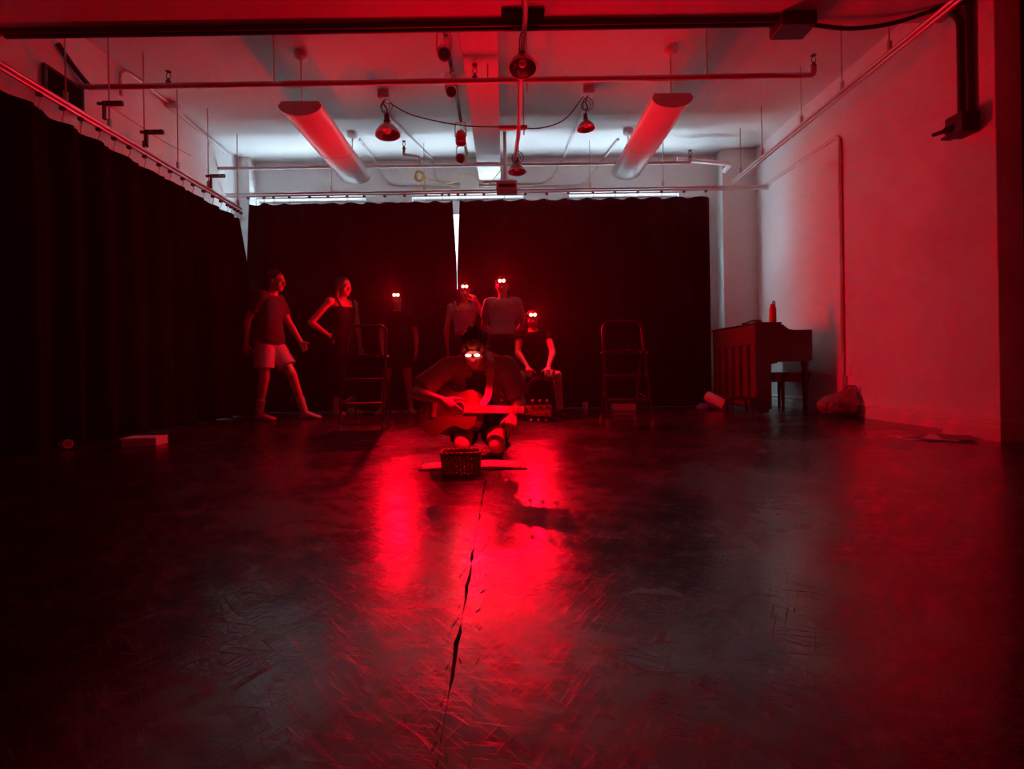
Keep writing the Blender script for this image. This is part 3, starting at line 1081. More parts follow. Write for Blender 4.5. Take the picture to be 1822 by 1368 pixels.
MB().span((PX0 + .06, PY0 + .035, .585), (PX1 - .02, PY1 - .035, .64), .004).build('key_bed', 'piano_dark', t)
MB().span((PX0 + .27, PY0 + .036, .64), (PX0 + .30, PY1 - .036, PH - .03), .003).build('music_panel', 'piano_dark', t)
MB().span((PX0 + .30, PY0 + .04, PH - .13), (PX1 - .02, PY1 - .04, PH - .11), .003).build('fall_board', 'piano_dark', t)
m = MB()
nk = 48
for k in range(nk):
    y = PY0 + .07 + (PY1 - PY0 - .14) * k / nk
    m.span((PX1 - .17, y, .64), (PX1 - .025, y + (PY1 - PY0 - .14) / nk * .94, .662))
m.build('keys', 'key_white', t, 'row of white piano keys', True)
for y in (PY0 + .03, PY1 - .065):
    MB().lathe((PX1 - .06, y + .0175, .0), [(.022, .02), (.03, .05), (.022, .10), (.030, .40), (.038, .46), (.026, .50), (.04, .53), (.04, .59)], (0, 0, 1), 14).build('front_leg', 'piano_dark', t)
    MB().span((PX0 + .02, y - .02, .02), (PXB - .12, y + .05, .075), .006).build('toe_block', 'piano_dark', t)
MB().span((PX0 + .02, PY0 + .035, .06), (PXB - .11, PY1 - .035, .10), .003).build('bottom_board', 'piano_dark', t)
for y in (PY0 + .04, PY1 - .06):
    MB().lathe((PX0 + .05, y + .02, 0), [(.012, 0), (.022, .006), (.022, .02)], (0, 0, 1), 10).build('caster', 'nickel', t)
# bench
bx0, bx1, by0, by1 = 3.12, 3.56, 5.86, 6.5
t = thing('piano_bench', 'black piano bench pushed under the keyboard of the piano', 'bench', ((bx0 + bx1) / 2, (by0 + by1) / 2, 0))
MB().span((bx0, by0, .42), (bx1, by1, .46), .008).build('seat', 'black_metal', t)
MB().span((bx0 + .02, by0 + .02, .35), (bx1 - .02, by1 - .02, .42), .004).build('apron', 'black_metal', t)
for x in (bx0 + .12, bx1 - .06):
    for y in (by0 + .04, by1 - .04):
        MB().tube([(x, y, .36), (x, y, 0)], [.022, .017], 8).build('leg', 'black_metal', t)
# bottle on piano
bp0 = aX(1408, 580, PX0 + .245)
zb0 = PH
by_ = 5.68
bxx = aY(1408, 555, by_).x
t = thing('water_bottle', 'red water bottle with a carry loop standing on the piano lid', 'bottle', (PX0 + .2, by_, zb0))
c = V((PX0 + .22, by_, zb0))
MB().lathe(c, [(.030, 0), (.036, .006), (.036, .10), (.034, .115), (.036, .13), (.036, .16), (.028, .178), (.024, .182)], (0, 0, 1), 20).build('body', 'bottle_red', t)
MB().lathe(c, [(.027, .18), (.027, .205), (.012, .212), (.001, .212)], (0, 0, 1), 16).build('cap', 'bottle_red', t)
MB().tube(bez([c + V((.0, 0, .208)), c + V((.004, 0, .235)), c + V((.02, 0, .238)), c + V((.027, 0, .205))], 5), .005, 6).build('carry_loop', 'black_plastic', t)
# headphones / cable on the lid
c = V((PX0 + .13, 5.95, PH))
t = thing('headphones', 'black headphones lying on top of the piano', 'headphones', c)
MB().tube(bez([c + V((-.02, .16, .02)), c + V((.0, .10, .045)), c + V((.02, .0, .05)), c + V((.02, -.1, .04)), c + V((.0, -.16, .018))], 6), .009, 8).build('headband', 'black_plastic', t)
for y in (.16, -.16):
    MB().lathe(c + V((-.02, y, .02)), [(.03, -.018), (.036, -.01), (.036, .012), (.02, .02)], (0, 0, 1), 14).build('ear_cup', 'black_plastic', t)
c = V((PX0 + .11, 6.32, PH))
t = thing('sheet_paper', 'loose sheets of paper lying on the piano beside the headphones', 'paper', c)
for k in range(2):
    MB().box(c + V((.0 + .01 * k, .03 * k, .002 + .003 * k)), (.19, .27, .002), 0, Matrix.Rotation(.2 * k, 3, 'Z')).build('sheet', 'paper', t)
# little step stool before the piano's back
c = V((PX0 - .165, 5.70, 0))
t = thing('foot_stool', 'small dark wooden foot stool on the floor before the piano back', 'stool', c)
MB().box(c + V((0, 0, .185)), (.30, .20, .025), .006).build('top', 'piano_dark', t)
for x in (-.11, .11):
    for y in (-.07, .07):
        MB().tube([c + V((x, y, .175)), c + V((x * 1.12, y * 1.12, 0))], [.017, .014], 8).build('leg', 'piano_dark', t)
# purple cloth and pink roll at the curtain's right foot
c = fl(1260, 727)
c += V((-.05, -.05, 0))
m = MB()
random.seed(3)
for k in range(9):
    a = random.uniform(0, 6.28)
    r = random.uniform(.02, .12)
    m.ell(c + V((r * math.cos(a) * 1.2 - .03, r * math.sin(a), .028)), (random.uniform(.05, .1), 0, .01), (0, random.uniform(.05, .09), 0), (0, 0, random.uniform(.026, .06)), 12, 8)
o = m.remesh('crumpled_cloth', 'purple_cloth', None, .008, 2)
tag(o, 'crumpled purple cloth on the floor at the right end of the curtain', 'cloth')
ra, rb_ = aY(1258, 707, 6.35), aY(1284, 720, 6.2)
t = thing('rolled_mat', 'pink rolled mat leaning over the purple cloth', 'mat', (ra + rb_) / 2)
ax = (rb_ - ra).normalized()
L_ = (rb_ - ra).length + .06
prof = [(.062, 0), (.064, .01), (.064, L_ - .01), (.062, L_), (.05, L_ - .004), (.045, L_ - .012), (.03, L_ - .004), (.012, L_ - .012), (.001, L_ - .012)]
MB().lathe(ra + V((0, 0, .02)), prof, ax, 22).build('roll', 'pink_mat', t)
# plastic bag
c = fl(1497, 741)
m = MB()
random.seed(11)
m.ell(c + V((.0, 0, .12)), (.235, 0, 0), (0, .16, 0), (0, 0, .125), 24, 14)
m.ell(c + V((.07, 0, .19)), (.13, 0, .02), (0, .12, 0), (0, 0, .10), 20, 12)
for k in range(26):
    a = random.uniform(0, 6.28)
    e = random.uniform(-.2, 1.1)
    d = V((math.cos(a) * math.cos(e), math.sin(a) * math.cos(e), math.sin(e)))
    m.ell(c + V((.02, 0, .12)) + V((d.x * .17, d.y * .11, d.z * .09)), (random.uniform(.04, .08), random.uniform(-.03, .03), .02), (random.uniform(-.03, .03), .06, 0), (0, .01, random.uniform(.03, .07)), 10, 7)
t = thing('plastic_bag', 'full pink plastic bag slumped on the floor against the right wall', 'bag', c)
zmin = min(v.z for v in m.v)
for v in m.v:
    v.z = max(v.z, .003)
    v.x = min(v.x, XR - .035)
sack = m.remesh('sack', 'bag_plastic', t, .011, 2)
for v in sack.data.vertices:
    p = v.co
    n_ = abs(mnoise.noise(p * 9)) + .5 * abs(mnoise.noise(p * 21 + V((3, 1, 7))))
    v.co = p + v.normal * (.030 * n_ - .012) * (1 if p.z > .03 else .2)
    v.co.z = max(v.co.z, .003)
for s in (-1, 1):
    q = c + V((.07, s * .03 - .03, .26))
    MB().tube(bez([q + V((-.05, 0, -.02)), q + V((-.03, -.02, .05)), q + V((.03, -.02, .055)), q + V((.06, 0, -.01))], 5), .009, 6).build('handle', 'bag_plastic', t)
# papers by the pilaster
c = fl(1672, 781)
t = thing('paper_stack', 'loose papers and a thin folder on the floor by the pilaster', 'paper', c)
for k in range(4):
    M3 = Matrix.Rotation(.15 + .28 * k, 3, 'Z')
    MB().box(c + V((-.13 + .075 * k, .05 - .028 * k, .004 + .004 * k)), (.29, .20, .003), 0, M3).build('sheet', 'paper' if k % 2 == 0 else 'dark_folder', t)

# ------------------------------------------------------------------ small things along the curtains
c = fl(1041, 727)
c.y = 6.55
c.x = aY(1041, 720, 6.55).x
t = thing('paper_cup', 'white tapered paper cup on the floor left of the right step ladder', 'cup', (c.x, c.y, 0))
c.z = 0
MB().lathe(c, [(.024, .0), (.028, .004), (.042, .095), (.044, .10), (.040, .10), (.026, .012)], (0, 0, 1), 20).build('body', 'paper', t)
p = aY(1109, 722, 6.5)
o = MB().box((p.x, 6.5, .055), (.275, .20, .11), .004).build('white_box', 'paper')
tag(o, 'low white box on the floor seen through the right step ladder', 'box')
# white strips built in place of light leaking under the left curtain
for k, (px, py, wd, lab) in enumerate(((700, 731, .14, 'narrow white paper strip by the curtain behind the left ladder'), (730, 731, .20, 'longer white paper strip by the curtain beside the left ladder'))):
    q = aY(px, py, 6.62)
    o = MB().box((q.x, 6.62, .012), (wd, .06, .024), .003).build('paper_strip', 'paper')
    tag(o, lab, 'paper')
# left side
c = fl(250, 794)
t = thing('storage_box', 'flat white box on the dark floor beside the left curtain', 'box', c)
M3 = Matrix.Rotation(.12, 3, 'Z')
MB().box(c + V((0, .05, .030)), (.25, .17, .06), .004, M3).build('body', 'paper', t)
MB().box(c + V((-.005, .05, .062)), (.26, .18, .012), .003, M3).build('lid', 'paper', t)
MB().box(c + V((-.175, .06, .045)), (.09, .16, .006), .002, M3).build('flap', 'dark_folder', t)
c = fl(112, 800)
t = thing('tumbler', 'small cup lying on its side by the left curtain', 'cup', c)
MB().lathe(c + V((-.035, .02, .036)), [(.022, 0), (.024, .004), (.034, .085), (.034, .09), (.030, .088), (.020, .01)], (.9, -.3, .08), 18).build('body', 'white_plastic', t)


# ------------------------------------------------------------------ step ladders
def step_ladder(loc, label):
    t = thing('step_ladder', label, 'ladder', loc, 'black folding step ladders')
    L0 = V(loc)
    hw0, hw1 = .205, .190

    def P(x, y, z):
        return L0 + V((x, y, z))
    # handle frame: inverted U from the near feet up over the top
    def side(s):
        return [P(s * hw0, 0, .03), P(s * (hw0 - .012), .20, .70), P(s * hw1, .26, .93)]
    arcN = 7
    top = []
    for k in range(arcN + 1):
        a = PI * k / arcN
        top.append(0)
    l, r = side(-1), side(1)
    zt_ = 1.0
    rad = .075
    corner = lambda s: [P(s * (hw1 - rad + rad * math.cos(a)), .26 + .02 * math.sin(a), .925 + rad * math.sin(a)) for a in [PI / 2 * q / 5 for q in range(6)]]
    pts = l[:2] + corner(-1) + corner(1)[::-1] + r[:2][::-1]
    MB().tube(pts, .0135, 10).build('handle_frame', 'ladder_metal', t)
    for s in (-1, 1):
        MB().tube([P(s * (hw0 - .03), .47, .03), P(s * (hw0 - .035), .24, .68)], .0115, 8).build('rear_leg', 'ladder_metal', t)
        for y, x in ((0, hw0), (.47, hw0 - .03)):
            d = -.012 if y == 0 else .01
            MB().lathe(P(s * x, y + d * 0, 0), [(.021, 0), (.022, .004), (.015, .062), (.015, .066)], (0, 0, 1), 12).build('rubber_foot', 'grey_rubber', t)
        MB().tube([P(s * (hw0 - .02), .09, .26), P(s * (hw0 - .03), .36, .30)], .006, 6).build('brace', 'ladder_metal', t)
        MB().lathe(P(s * (hw0 + .002), .205, .69), [(.012, 0), (.012, .02), (.004, .024)], (s, 0, 0), 10).build('pivot_bolt', 'nickel', t)
    for z, y, dp in ((.24, .06, .22), (.47, .12, .22), (.70, .20, .26)):
        MB().box(P(0, y + .06, z), (2 * hw0 - .05, dp, .022), .006).build('tread', 'black_plastic', t)
        MB().box(P(0, y + .06 - dp / 2 + .003, z - .008), (2 * hw0 - .045, .008, .034), .002).build('tread_edge', 'ladder_metal', t)
    MB().box(P(.0, .125, .712), (.085, .012, .012), .003).build('latch', 'grey_rubber', t)
    MB().box(P(.14, .125, .695), (.028, .012, .03), .003).build('latch_plate', 'grey_rubber', t)
    MB().cone(P(-hw0 + .03, .47, .06), P(hw0 - .03, .47, .06), .008, .008, 8).build('rear_crossbar', 'ladder_metal', t)
    MB().cone(P(-hw0, .01, .055), P(hw0, .01, .055), .008, .008, 8).build('front_crossbar', 'ladder_metal', t)
    return t


a, b = fl(602, 766), fl(683, 765)
lad = step_ladder(V(((a.x + b.x) / 2, (a.y + b.y) / 2, 0)), 'left black folding step ladder, in front of the woman in the long dress')
a, b = fl(1080, 760), fl(1163, 759)
lad2 = copy_tree(lad)
lad2.location = V(((a.x + b.x) / 2, (a.y + b.y) / 2, 0))
lad2['label'] = 'right black folding step ladder, standing alone before the curtain'

# ------------------------------------------------------------------ basket and book on the floor
c = (fl(782, 848) + fl(857, 848)) / 2
c.y += .07
bt = thing('wicker_basket', 'dark glossy wicker basket on the floor before the guitarist', 'basket', c)
bw, bd, bh = .196, .135, .122


def rrect(hw, hd, r, n=5):
    pts = []
    for cx_, cy_, a0 in ((hw - r, hd - r, 0), (-hw + r, hd - r, PI / 2), (-hw + r, -hd + r, PI), (hw - r, -hd + r, 1.5 * PI)):
        for k in range(n):
            a = a0 + PI / 2 * k / (n - 1)
            pts.append((cx_ + r * math.cos(a), cy_ + r * math.sin(a)))
    return pts


def resample(pts, n):
    P_ = [V((x, y, 0)) for x, y in pts]
    P_.append(P_[0])
    L = [0]
    for i in range(1, len(P_)):
        L.append(L[-1] + (P_[i] - P_[i - 1]).length)
    out = []
    for k in range(n):
        s = L[-1] * k / n
        i = max(j for j in range(len(L)) if L[j] <= s + 1e-9)
        i = min(i, len(P_) - 2)
        t_ = (s - L[i]) / max(1e-9, L[i + 1] - L[i])
        q = P_[i].lerp(P_[i + 1], t_)
        nrm = V((q.x, q.y * (bw / bd), 0)).normalized()
        out.append((q, nrm))
    return out


nst = 30
MB().loft([[c + V((x, y, z)) for x, y in rrect(bw / 2 - .008, bd / 2 - .008, .02)] for z in (.0, .008)], smooth=False).build('base', 'wicker', bt)
base_r = resample(rrect(bw / 2, bd / 2, .025), nst)
for k, (q, nr) in enumerate(base_r):
    MB().tube([c + q * .93 + V((0, 0, .004)), c + q * 1.04 + V((0, 0, bh - .008))], .0028, 5).build('stake', 'wicker', bt)
for row in range(13):
    z = .010 + row * (bh - .022) / 12.5
    sc_ = .94 + .11 * z / bh
    rs = resample(rrect(bw / 2, bd / 2, .025), nst * 3)
    pts = []
    for k, (q, nr) in enumerate(rs):
        wv = math.sin(PI * k / 3 + PI * row)
        pts.append(c + q * sc_ + nr * .0042 * wv + V((0, 0, z + .0008 * math.sin(k * 2.1 + row))))
    MB().tube(pts, .0040, 6, closed=True).build('strand', 'wicker', bt)
for ph in (0, PI * 2 / 3, PI * 4 / 3):
    rs = resample(rrect(bw / 2, bd / 2, .025), 96)
    MB().tube([c + q * 1.055 + nr * .0055 * math.sin(k * .55 + ph) + V((0, 0, bh - .004 + .0055 * math.cos(k * .55 + ph))) for k, (q, nr) in enumerate(rs)], .0045, 6, closed=True).build('rim_strand', 'wicker', bt)
# open song book
q0, q1 = fl(748, 838), fl(935, 838)
c = V(((q0.x + q1.x) / 2, q0.y + .115, 0))
t = thing('song_book', 'open song book with white pages on the floor behind the basket', 'book', c)
MB().box(c + V((0, 0, .004)), (.60, .215, .006), .001).build('cover', 'dark_folder', t)
for s in (-1, 1):
    m = MB()
    pts = []
    for k in range(9):
        u = k / 8
        pts.append((s * u * .285, .008 + .012 * math.sin(PI * min(1, u * 1.15)) ** .8 * (1 - u * .5)))
    lo = [c + V((x - .01, -.10, .0075)) for x, z in pts]
    vs, fs = [], []
    for y in (-.10, .10):
        for x, z in pts:
            vs.append(c + V((x - .015, y + .004 * (y > 0), z)))
    for y in (-.10, .10):
        for x, z in pts:
            vs.append(c + V((x - .015, y + .004 * (y > 0), .0072)))
    n = 9
    for k in range(8):
        fs += [[k, k + 1, n + k + 1, n + k], [2 * n + k, k + 2 * n + 1, k + 1, k], [n + k, n + k + 1, 3 * n + k + 1, 3 * n + k]]
    fs.append([8, n + 8, 3 * n + 8, 2 * n + 8])
    m.add(vs, fs)
    m.build('page_block', 'paper', t)


# ------------------------------------------------------------------ people
ST = [(-.16, .105, .085), (-.05, .155, .112), (.08, .166, .118), (.28, .142, .102), (.44, .128, .094), (.60, .146, .106), (.78, .166, .110), (.89, .166, .096), (.955, .12, .078), (1.0, .066, .062)]


def torso_at(J, t, s, slim=1.0):
    for i in range(len(ST) - 1):
        if ST[i][0] <= t <= ST[i + 1][0] + 1e-9:
            k = (t - ST[i][0]) / (ST[i + 1][0] - ST[i][0])
            rx = ST[i][1] * (1 - k) + ST[i + 1][1] * k
            ry = ST[i][2] * (1 - k) + ST[i + 1][2] * k
            break
    if .2 < t < .58:
        rx *= slim
    p, ch, nk = J['pelvis'], J['chest'], J['neck']
    if t < .6:
        c_ = p.lerp(ch, t / .6) if t >= 0 else p + (p - ch) * (-t / .6)
        up = (ch - p).normalized()
        up2 = (nk - ch).normalized()
        up = up.lerp(up2, max(0, t) / 1.2).normalized()
    else:
        c_ = ch.lerp(nk, (t - .6) / .4)
        up = (ch - p).normalized().lerp((nk - ch).normalized(), .5 + (t - .6) / .8).normalized()
    lat = (J['hiL'] - J['hiR']).normalized().lerp((J['shL'] - J['shR']).normalized(), min(1, max(0, t)))
    lat = (lat - up * lat.dot(up)).normalized()
    fw = lat.cross(up).normalized() * -1
    # lat points to the person's left; forward = up x lat reversed as needed
    fw = up.cross(lat).normalized() * -1 if False else lat.cross(up).normalized()
    return c_, lat, fw, rx * s, ry * s, up


def ring(J, t, s, off=0.0, slim=1.0, n=28, sx=1.0, a0=0, a1=2 * PI):
    c_, lat, fw, rx, ry, up = torso_at(J, t, s, slim)
    out = []
    for k in range(n):
        a = a0 + (a1 - a0) * k / n
        ca, sa = math.cos(a), math.sin(a)
        e = .85
        x = math.copysign(abs(ca) ** e, ca) * (rx + off) * sx
        y = math.copysign(abs(sa) ** e, sa) * (ry + off)
        out.append(c_ + lat * x + fw * y)
    return out


def hand(m, wr, d, nrm, thumb, s=1.0, curl=.35, spread=.0, tight=1.0):
    """palm + five fingers; d = along the hand, nrm = out of the palm, thumb = toward the thumb side"""
    d = d.normalized()
    nrm = (nrm - d * nrm.dot(d)).normalized()
    th = thumb - d * thumb.dot(d) - nrm * thumb.dot(nrm)
    th.normalize()
    pl_ = .085 * s
    rings = []
    for u, wd, tk in ((-.01, .026, .019), (.15, .031, .018), (.5, .039, .017), (.85, .041, .015), (1.0, .036, .011)):
        c_ = wr + d * (pl_ * u)
        rings.append([c_ + th * (math.cos(2 * PI * k / 14) * wd * s) + nrm * (math.sin(2 * PI * k / 14) * tk * s) for k in range(14)])
    m.loft(rings)
    for q, (off, ln, r) in enumerate(((.029, .072, .0088), (.0098, .080, .0092), (-.0098, .074, .0086), (-.028, .058, .0078))):
        p = wr + d * (pl_ * .88) + th * (off * s)
        dd = (d + th * (spread * (1.5 - q))).normalized()
        c_ = curl * (1 + .12 * q)
        for seg, fr in enumerate((.42, .33, .25)):
            ca, sa = math.cos(c_), math.sin(c_)
            dd2 = (dd * ca + nrm * sa).normalized()
            p2 = p + dd2 * (ln * fr * s)
            m.cap(p, p2, r * s * (1 - .09 * seg), r * s * (1 - .09 * (seg + 1)), 8)
            p = p2
            dd = dd2
            nrm_l = nrm
            c_ = curl * .8
    p = wr + d * (pl_ * .22) + th * (.024 * s)
    dd = (d * .68 + th * .72 + nrm * .18).normalized()
    for seg, (ln, r) in enumerate(((.040, .0125), (.030, .0105), (.025, .0092))):
        p2 = p + dd * (ln * s)
        m.cap(p, p2, r * s, r * s * .9, 8)
        p = p2
        dd = (dd * .9 + d * .25 + nrm * .10).normalized()


def foot_prims(m, an, toe, s=1.0, off=0.0):
    an, toe = V(an), V(toe)
    d = toe - an
    d.z = 0
    d.normalize()
    sd = V((-d.y, d.x, 0))
    z0 = an.z - .078 * s
    base = V((an.x, an.y, z0))
    L = .245 * s
    rings = []
    for u, hw, h in ((-.20, .014, .02), (-.17, .028, .05), (-.05, .034, .078), (.15, .036, .085), (.38, .043, .062), (.60, .048, .042), (.74, .044, .03), (.80, .025, .018)):
        c_ = base + d * (L * u) + V((0, 0, h * .5 * s))
        rings.append([c_ + sd * (math.cos(2 * PI * k / 14) * (hw * s + off)) + V((0, 0, math.sin(2 * PI * k / 14) * (h * .5 * s + off * .6))) for k in range(14)])
    m.loft(rings)


def head_frame(J):
    f = J['hf'].normalized()
    u = (V((0, 0, 1)) if 'hu' not in J else J['hu'])
    u = (u - f * u.dot(f)).normalized()
    l = u.cross(f).normalized()
    return J['head'], f, u, l


def head_prims(m, J, s):
    c_, f, u, l = head_frame(J)
    k = s
    m.ell(c_ - f * (.012 * k) + u * (.026 * k), l * (.077 * k), f * (.096 * k), u * (.088 * k), 20, 14)
    m.ell(c_ + f * (.030 * k) - u * (.035 * k), l * (.061 * k), f * (.062 * k), u * (.078 * k), 18, 12)
    m.ell(c_ + f * (.062 * k) - u * (.092 * k), l * (.026 * k), f * (.024 * k), u * (.022 * k), 12, 8)
    m.ell(c_ + f * (.0 * k) - u * (.065 * k), l * (.054 * k), f * (.060 * k), u * (.038 * k), 14, 8)
    # brow, nose, lips, ears
    m.ell(c_ + f * (.074 * k) + u * (.022 * k), l * (.050 * k), f * (.018 * k), u * (.012 * k), 12, 8)
    m.cap(c_ + f * (.086 * k) + u * (.006 * k), c_ + f * (.108 * k) - u * (.030 * k), .009 * k, .014 * k, 10)
    m.ell(c_ + f * (.096 * k) - u * (.033 * k), l * (.018 * k), f * (.014 * k), u * (.010 * k), 10, 8)
    m.ell(c_ + f * (.080 * k) - u * (.060 * k), l * (.025 * k), f * (.014 * k), u * (.013 * k), 10, 8)
    for q in (-1, 1):
        m.ell(c_ + l * (q * .076 * k) - f * (.006 * k) - u * (.006 * k), l * (.010 * k) + f * (-.006 * k), f * (.018 * k), u * (.031 * k), 10, 8)
        m.ell(c_ + l * (q * .040 * k) + f * (.062 * k) - u * (.026 * k), l * (.024 * k), f * (.020 * k), u * (.018 * k), 10, 8)


def body(J, s, hands, slim=1.0, feet=True):
    m = MB()
    m.loft([ring(J, t, s, 0, slim) for t, _, _ in ST])
    c_, f, u, l = head_frame(J)
    m.cap(J['neck'] - (J['neck'] - J['chest']).normalized() * .02, c_ - f * .012 * s - u * .045 * s, .058 * s, .050 * s)
    head_prims(m, J, s)
    for q in 'LR':
        sh, el, wr = J['sh' + q], J['el' + q], J['wr' + q]
        m.sph(sh, .056 * s)
        m.cap(J['neck'].lerp(J['chest'], .12), sh, .050 * s, .050 * s)
        m.cap(sh, el, .049 * s, .038 * s)
        m.cap(el, wr, .039 * s, .025 * s)
        m.cap(el.lerp(wr, .1), el.lerp(wr, .4), .042 * s, .037 * s)
        h = hands.get(q)
        if h:
            hand(m, wr, h[0], h[1], h[2], s, *(h[3:]))
        hi, kn, an = J['hi' + q], J['kn' + q], J['an' + q]
        m.cap(hi, kn, .086 * s, .055 * s, 18)
        m.cap(kn, an, .052 * s, .036 * s)
        back = (kn - an).normalized()
        d = (J['to' + q] - an)
        d = d - back * d.dot(back)
        d.normalize()
        m.cap(kn.lerp(an, .18) - d * .014 * s, kn.lerp(an, .48) - d * .012 * s, .050 * s, .040 * s)
        m.sph(kn, .056 * s)
        foot_prims(m, an, J['to' + q], s)
    return m


def face_details(J, s, root):
    c_, f, u, l = head_frame(J)
    for q in (-1, 1):
        MB().sph(c_ + l * (q * .032 * s) + f * (.076 * s) + u * (.002 * s), .0115 * s, 10, 7).build('eye', 'eyeball', root)
        MB().ell(c_ + l * (q * .032 * s) + f * (.086 * s) + u * (.022 * s), l * (.019 * s), f * (.006 * s), u * (.0035 * s), 8, 6).build('eyebrow', 'hair_dark', root)
    MB().ell(c_ + f * (.091 * s) - u * (.060 * s), l * (.021 * s), f * (.006 * s), u * (.006 * s), 10, 6).build('mouth', 'lips', root)


def hair_short(J, s, root, material='hair_dark', tuft=False, label=None):
    c_, f, u, l = head_frame(J)
    m = MB()
    m.ell(c_ - f * (.026 * s) + u * (.038 * s), l * (.084 * s), f * (.098 * s), u * (.088 * s), 22, 14)
    m.ell(c_ - f * (.055 * s) - u * (.01 * s), l * (.074 * s), f * (.055 * s), u * (.070 * s), 16, 10)
    random.seed(5)
    for k in range(26):
        a = random.uniform(-2.6, 2.6)
        e = random.uniform(.15, 1.3)
        d = (l * math.sin(a) * math.cos(e) + f * math.cos(a) * math.cos(e) * .9 + u * math.sin(e))
        p = c_ - f * (.022 * s) + u * (.036 * s) + d * (.080 * s)
        m.cap(p, p + (d * .016 + u * .004 + f * .008) * s, .016 * s, .007 * s, 8)
    if tuft:
        p = c_ - f * .03 * s + u * .112 * s
        m.cap(p, p + (u * .030 + l * .012) * s, .017 * s, .009 * s, 8)
        m.cap(p + l * .01 * s, p + (u * .022 + l * .03) * s, .012 * s, .006 * s, 8)
    return m.remesh('hair', material, root, .005, 1, label)


def hair_long(J, s, root, length=.36, material='hair_dark', front=True):
    c_, f, u, l = head_frame(J)
    m = MB()
    m.ell(c_ - f * (.024 * s) + u * (.036 * s), l * (.086 * s), f * (.098 * s), u * (.088 * s), 22, 14)
    dn = V((0, 0, -1))
    for k in range(15):
        a = -1.25 + 2.5 * k / 14
        root_p = c_ + (l * math.sin(a) * .075 - f * math.cos(a) * .072) * s + u * .03 * s
        mid = root_p + dn * (.15 * s) + (l * math.sin(a) * .020 - f * math.cos(a) * .014) * s
        end = root_p + dn * (length * s * (.9 + .1 * math.cos(k * 2.3))) + (l * math.sin(a) * .035 - f * math.cos(a) * .03) * s
        m.tube(bez([root_p, mid, end], 4), [.026 * s] * 5 + [.020 * s] * 3 + [.006 * s], 8)
    if front:
        for q in (-1, 1):
            p0 = c_ + l * (q * .078 * s) + u * (.03 * s) + f * (.015 * s)
            p1 = p0 + dn * (.17 * s) + l * (q * .016 * s)
            p2 = p0 + dn * (length * .95 * s) + l * (q * .01 * s) + f * (.05 * s)
            m.tube(bez([p0, p1, p2], 4), [.020 * s] * 5 + [.017 * s] * 3 + [.005 * s], 8)
    return m.remesh('hair', material, root, .007, 1)


def sleeve(m, J, q, s, frac, r0, r1):
    sh, el = J['sh' + q], J['el' + q]
    inner = sh.lerp(J['neck'], .35)
    m.cap(inner, sh, .066 * s, r0)
    m.cone(sh, sh.lerp(el, frac), r0, r1, 18)


def shirt(J, s, root, t0, material, slv=.55, off=.012, name='shirt', neck=True, flare=0.0, label=None, slim=1.0, t_top=.985, r=.066):
    m = MB()
    ts = [t0 + (t_top - t0) * k / 11 for k in range(12)]
    m.loft([ring(J, t, s, off + flare * max(0, .5 - t), slim) for t in ts])
    if slv:
        for q in 'LR':
            sleeve(m, J, q, s, slv, (r + off * .3) * s, (r + .002) * s)
    return m.remesh(name, material, root, .008, 7, label)


def legwear(J, s, root, frac, material, off=.012, name='shorts', t_top=.22, wide=0.0, ankle=0.0, label=None):
    m = MB()
    m.loft([ring(J, t, s, off) for t in (-.15, -.05, .08, .15, t_top)])
    for q in 'LR':
        hi, kn, an = J['hi' + q], J['kn' + q], J['an' + q]
        if frac <= 1:
            m.tube([hi.lerp(kn, -.05), hi.lerp(kn, .3), hi.lerp(kn, frac)], [(.086 + off) * s, (.082 + off + wide * .5) * s, (.072 + off + wide) * s], 20)
        else:
            m.tube([hi.lerp(kn, -.05), hi.lerp(kn, .4), kn, kn.lerp(an, .5), kn.lerp(an, frac - 1)], [(.088 + off) * s, (.078 + off) * s, (.06 + off + wide * .5) * s, (.055 + off + wide) * s, (.048 + off + wide) * s], 20)
    return m.remesh(name, material, root, .008, 2, label)


def socks(J, s, root, h, material, name='sock'):
    for q in 'LR':
        m = MB()
        foot_prims(m, J['an' + q], J['to' + q], s, .004)
        kn, an = J['kn' + q], J['an' + q]
        m.cone(an.lerp(kn, -.02), an.lerp(kn, h), .042 * s, .050 * s, 16)
        m.remesh(name, material, root, .006, 2)


def shoes(J, s, root, material):
    for q in 'LR':
        m = MB()
        foot_prims(m, J['an' + q], J['to' + q], s, .008)
        m.remesh('shoe', material, root, .006, 2)


def stand(H, pos, yaw, over=None):
    """relaxed standing skeleton; local axes: x to the person's left, y backward, z up"""
    s = H / 1.72
    d = dict(pelvis=(0, 0, .90), chest=(0, .0, 1.215), neck=(0, .015, 1.425), head=(0, -.01, 1.585),
             shL=(.172, .01, 1.385), shR=(-.172, .01, 1.385), elL=(.225, .03, 1.09), elR=(-.225, .03, 1.09),
             wrL=(.235, -.03, .845), wrR=(-.235, -.03, .845), hiL=(.088, 0, .885), hiR=(-.088, 0, .885),
             knL=(.10, -.015, .485), knR=(-.10, -.015, .485), anL=(.105, .02, .078), anR=(-.105, .02, .078),
             toL=(.13, -.15, .03), toR=(-.13, -.15, .03), hf=(0, -1, -.04))
    if over:
        d.update(over)
    R3 = Matrix.Rotation(yaw, 3, 'Z')
    J = {}
    for k, v_ in d.items():
        v_ = V(v_)
        J[k] = (R3 @ v_) if k in ('hf', 'hu') else (R3 @ (v_ * s) + V(pos))
    J['R3'] = R3
    return J, s


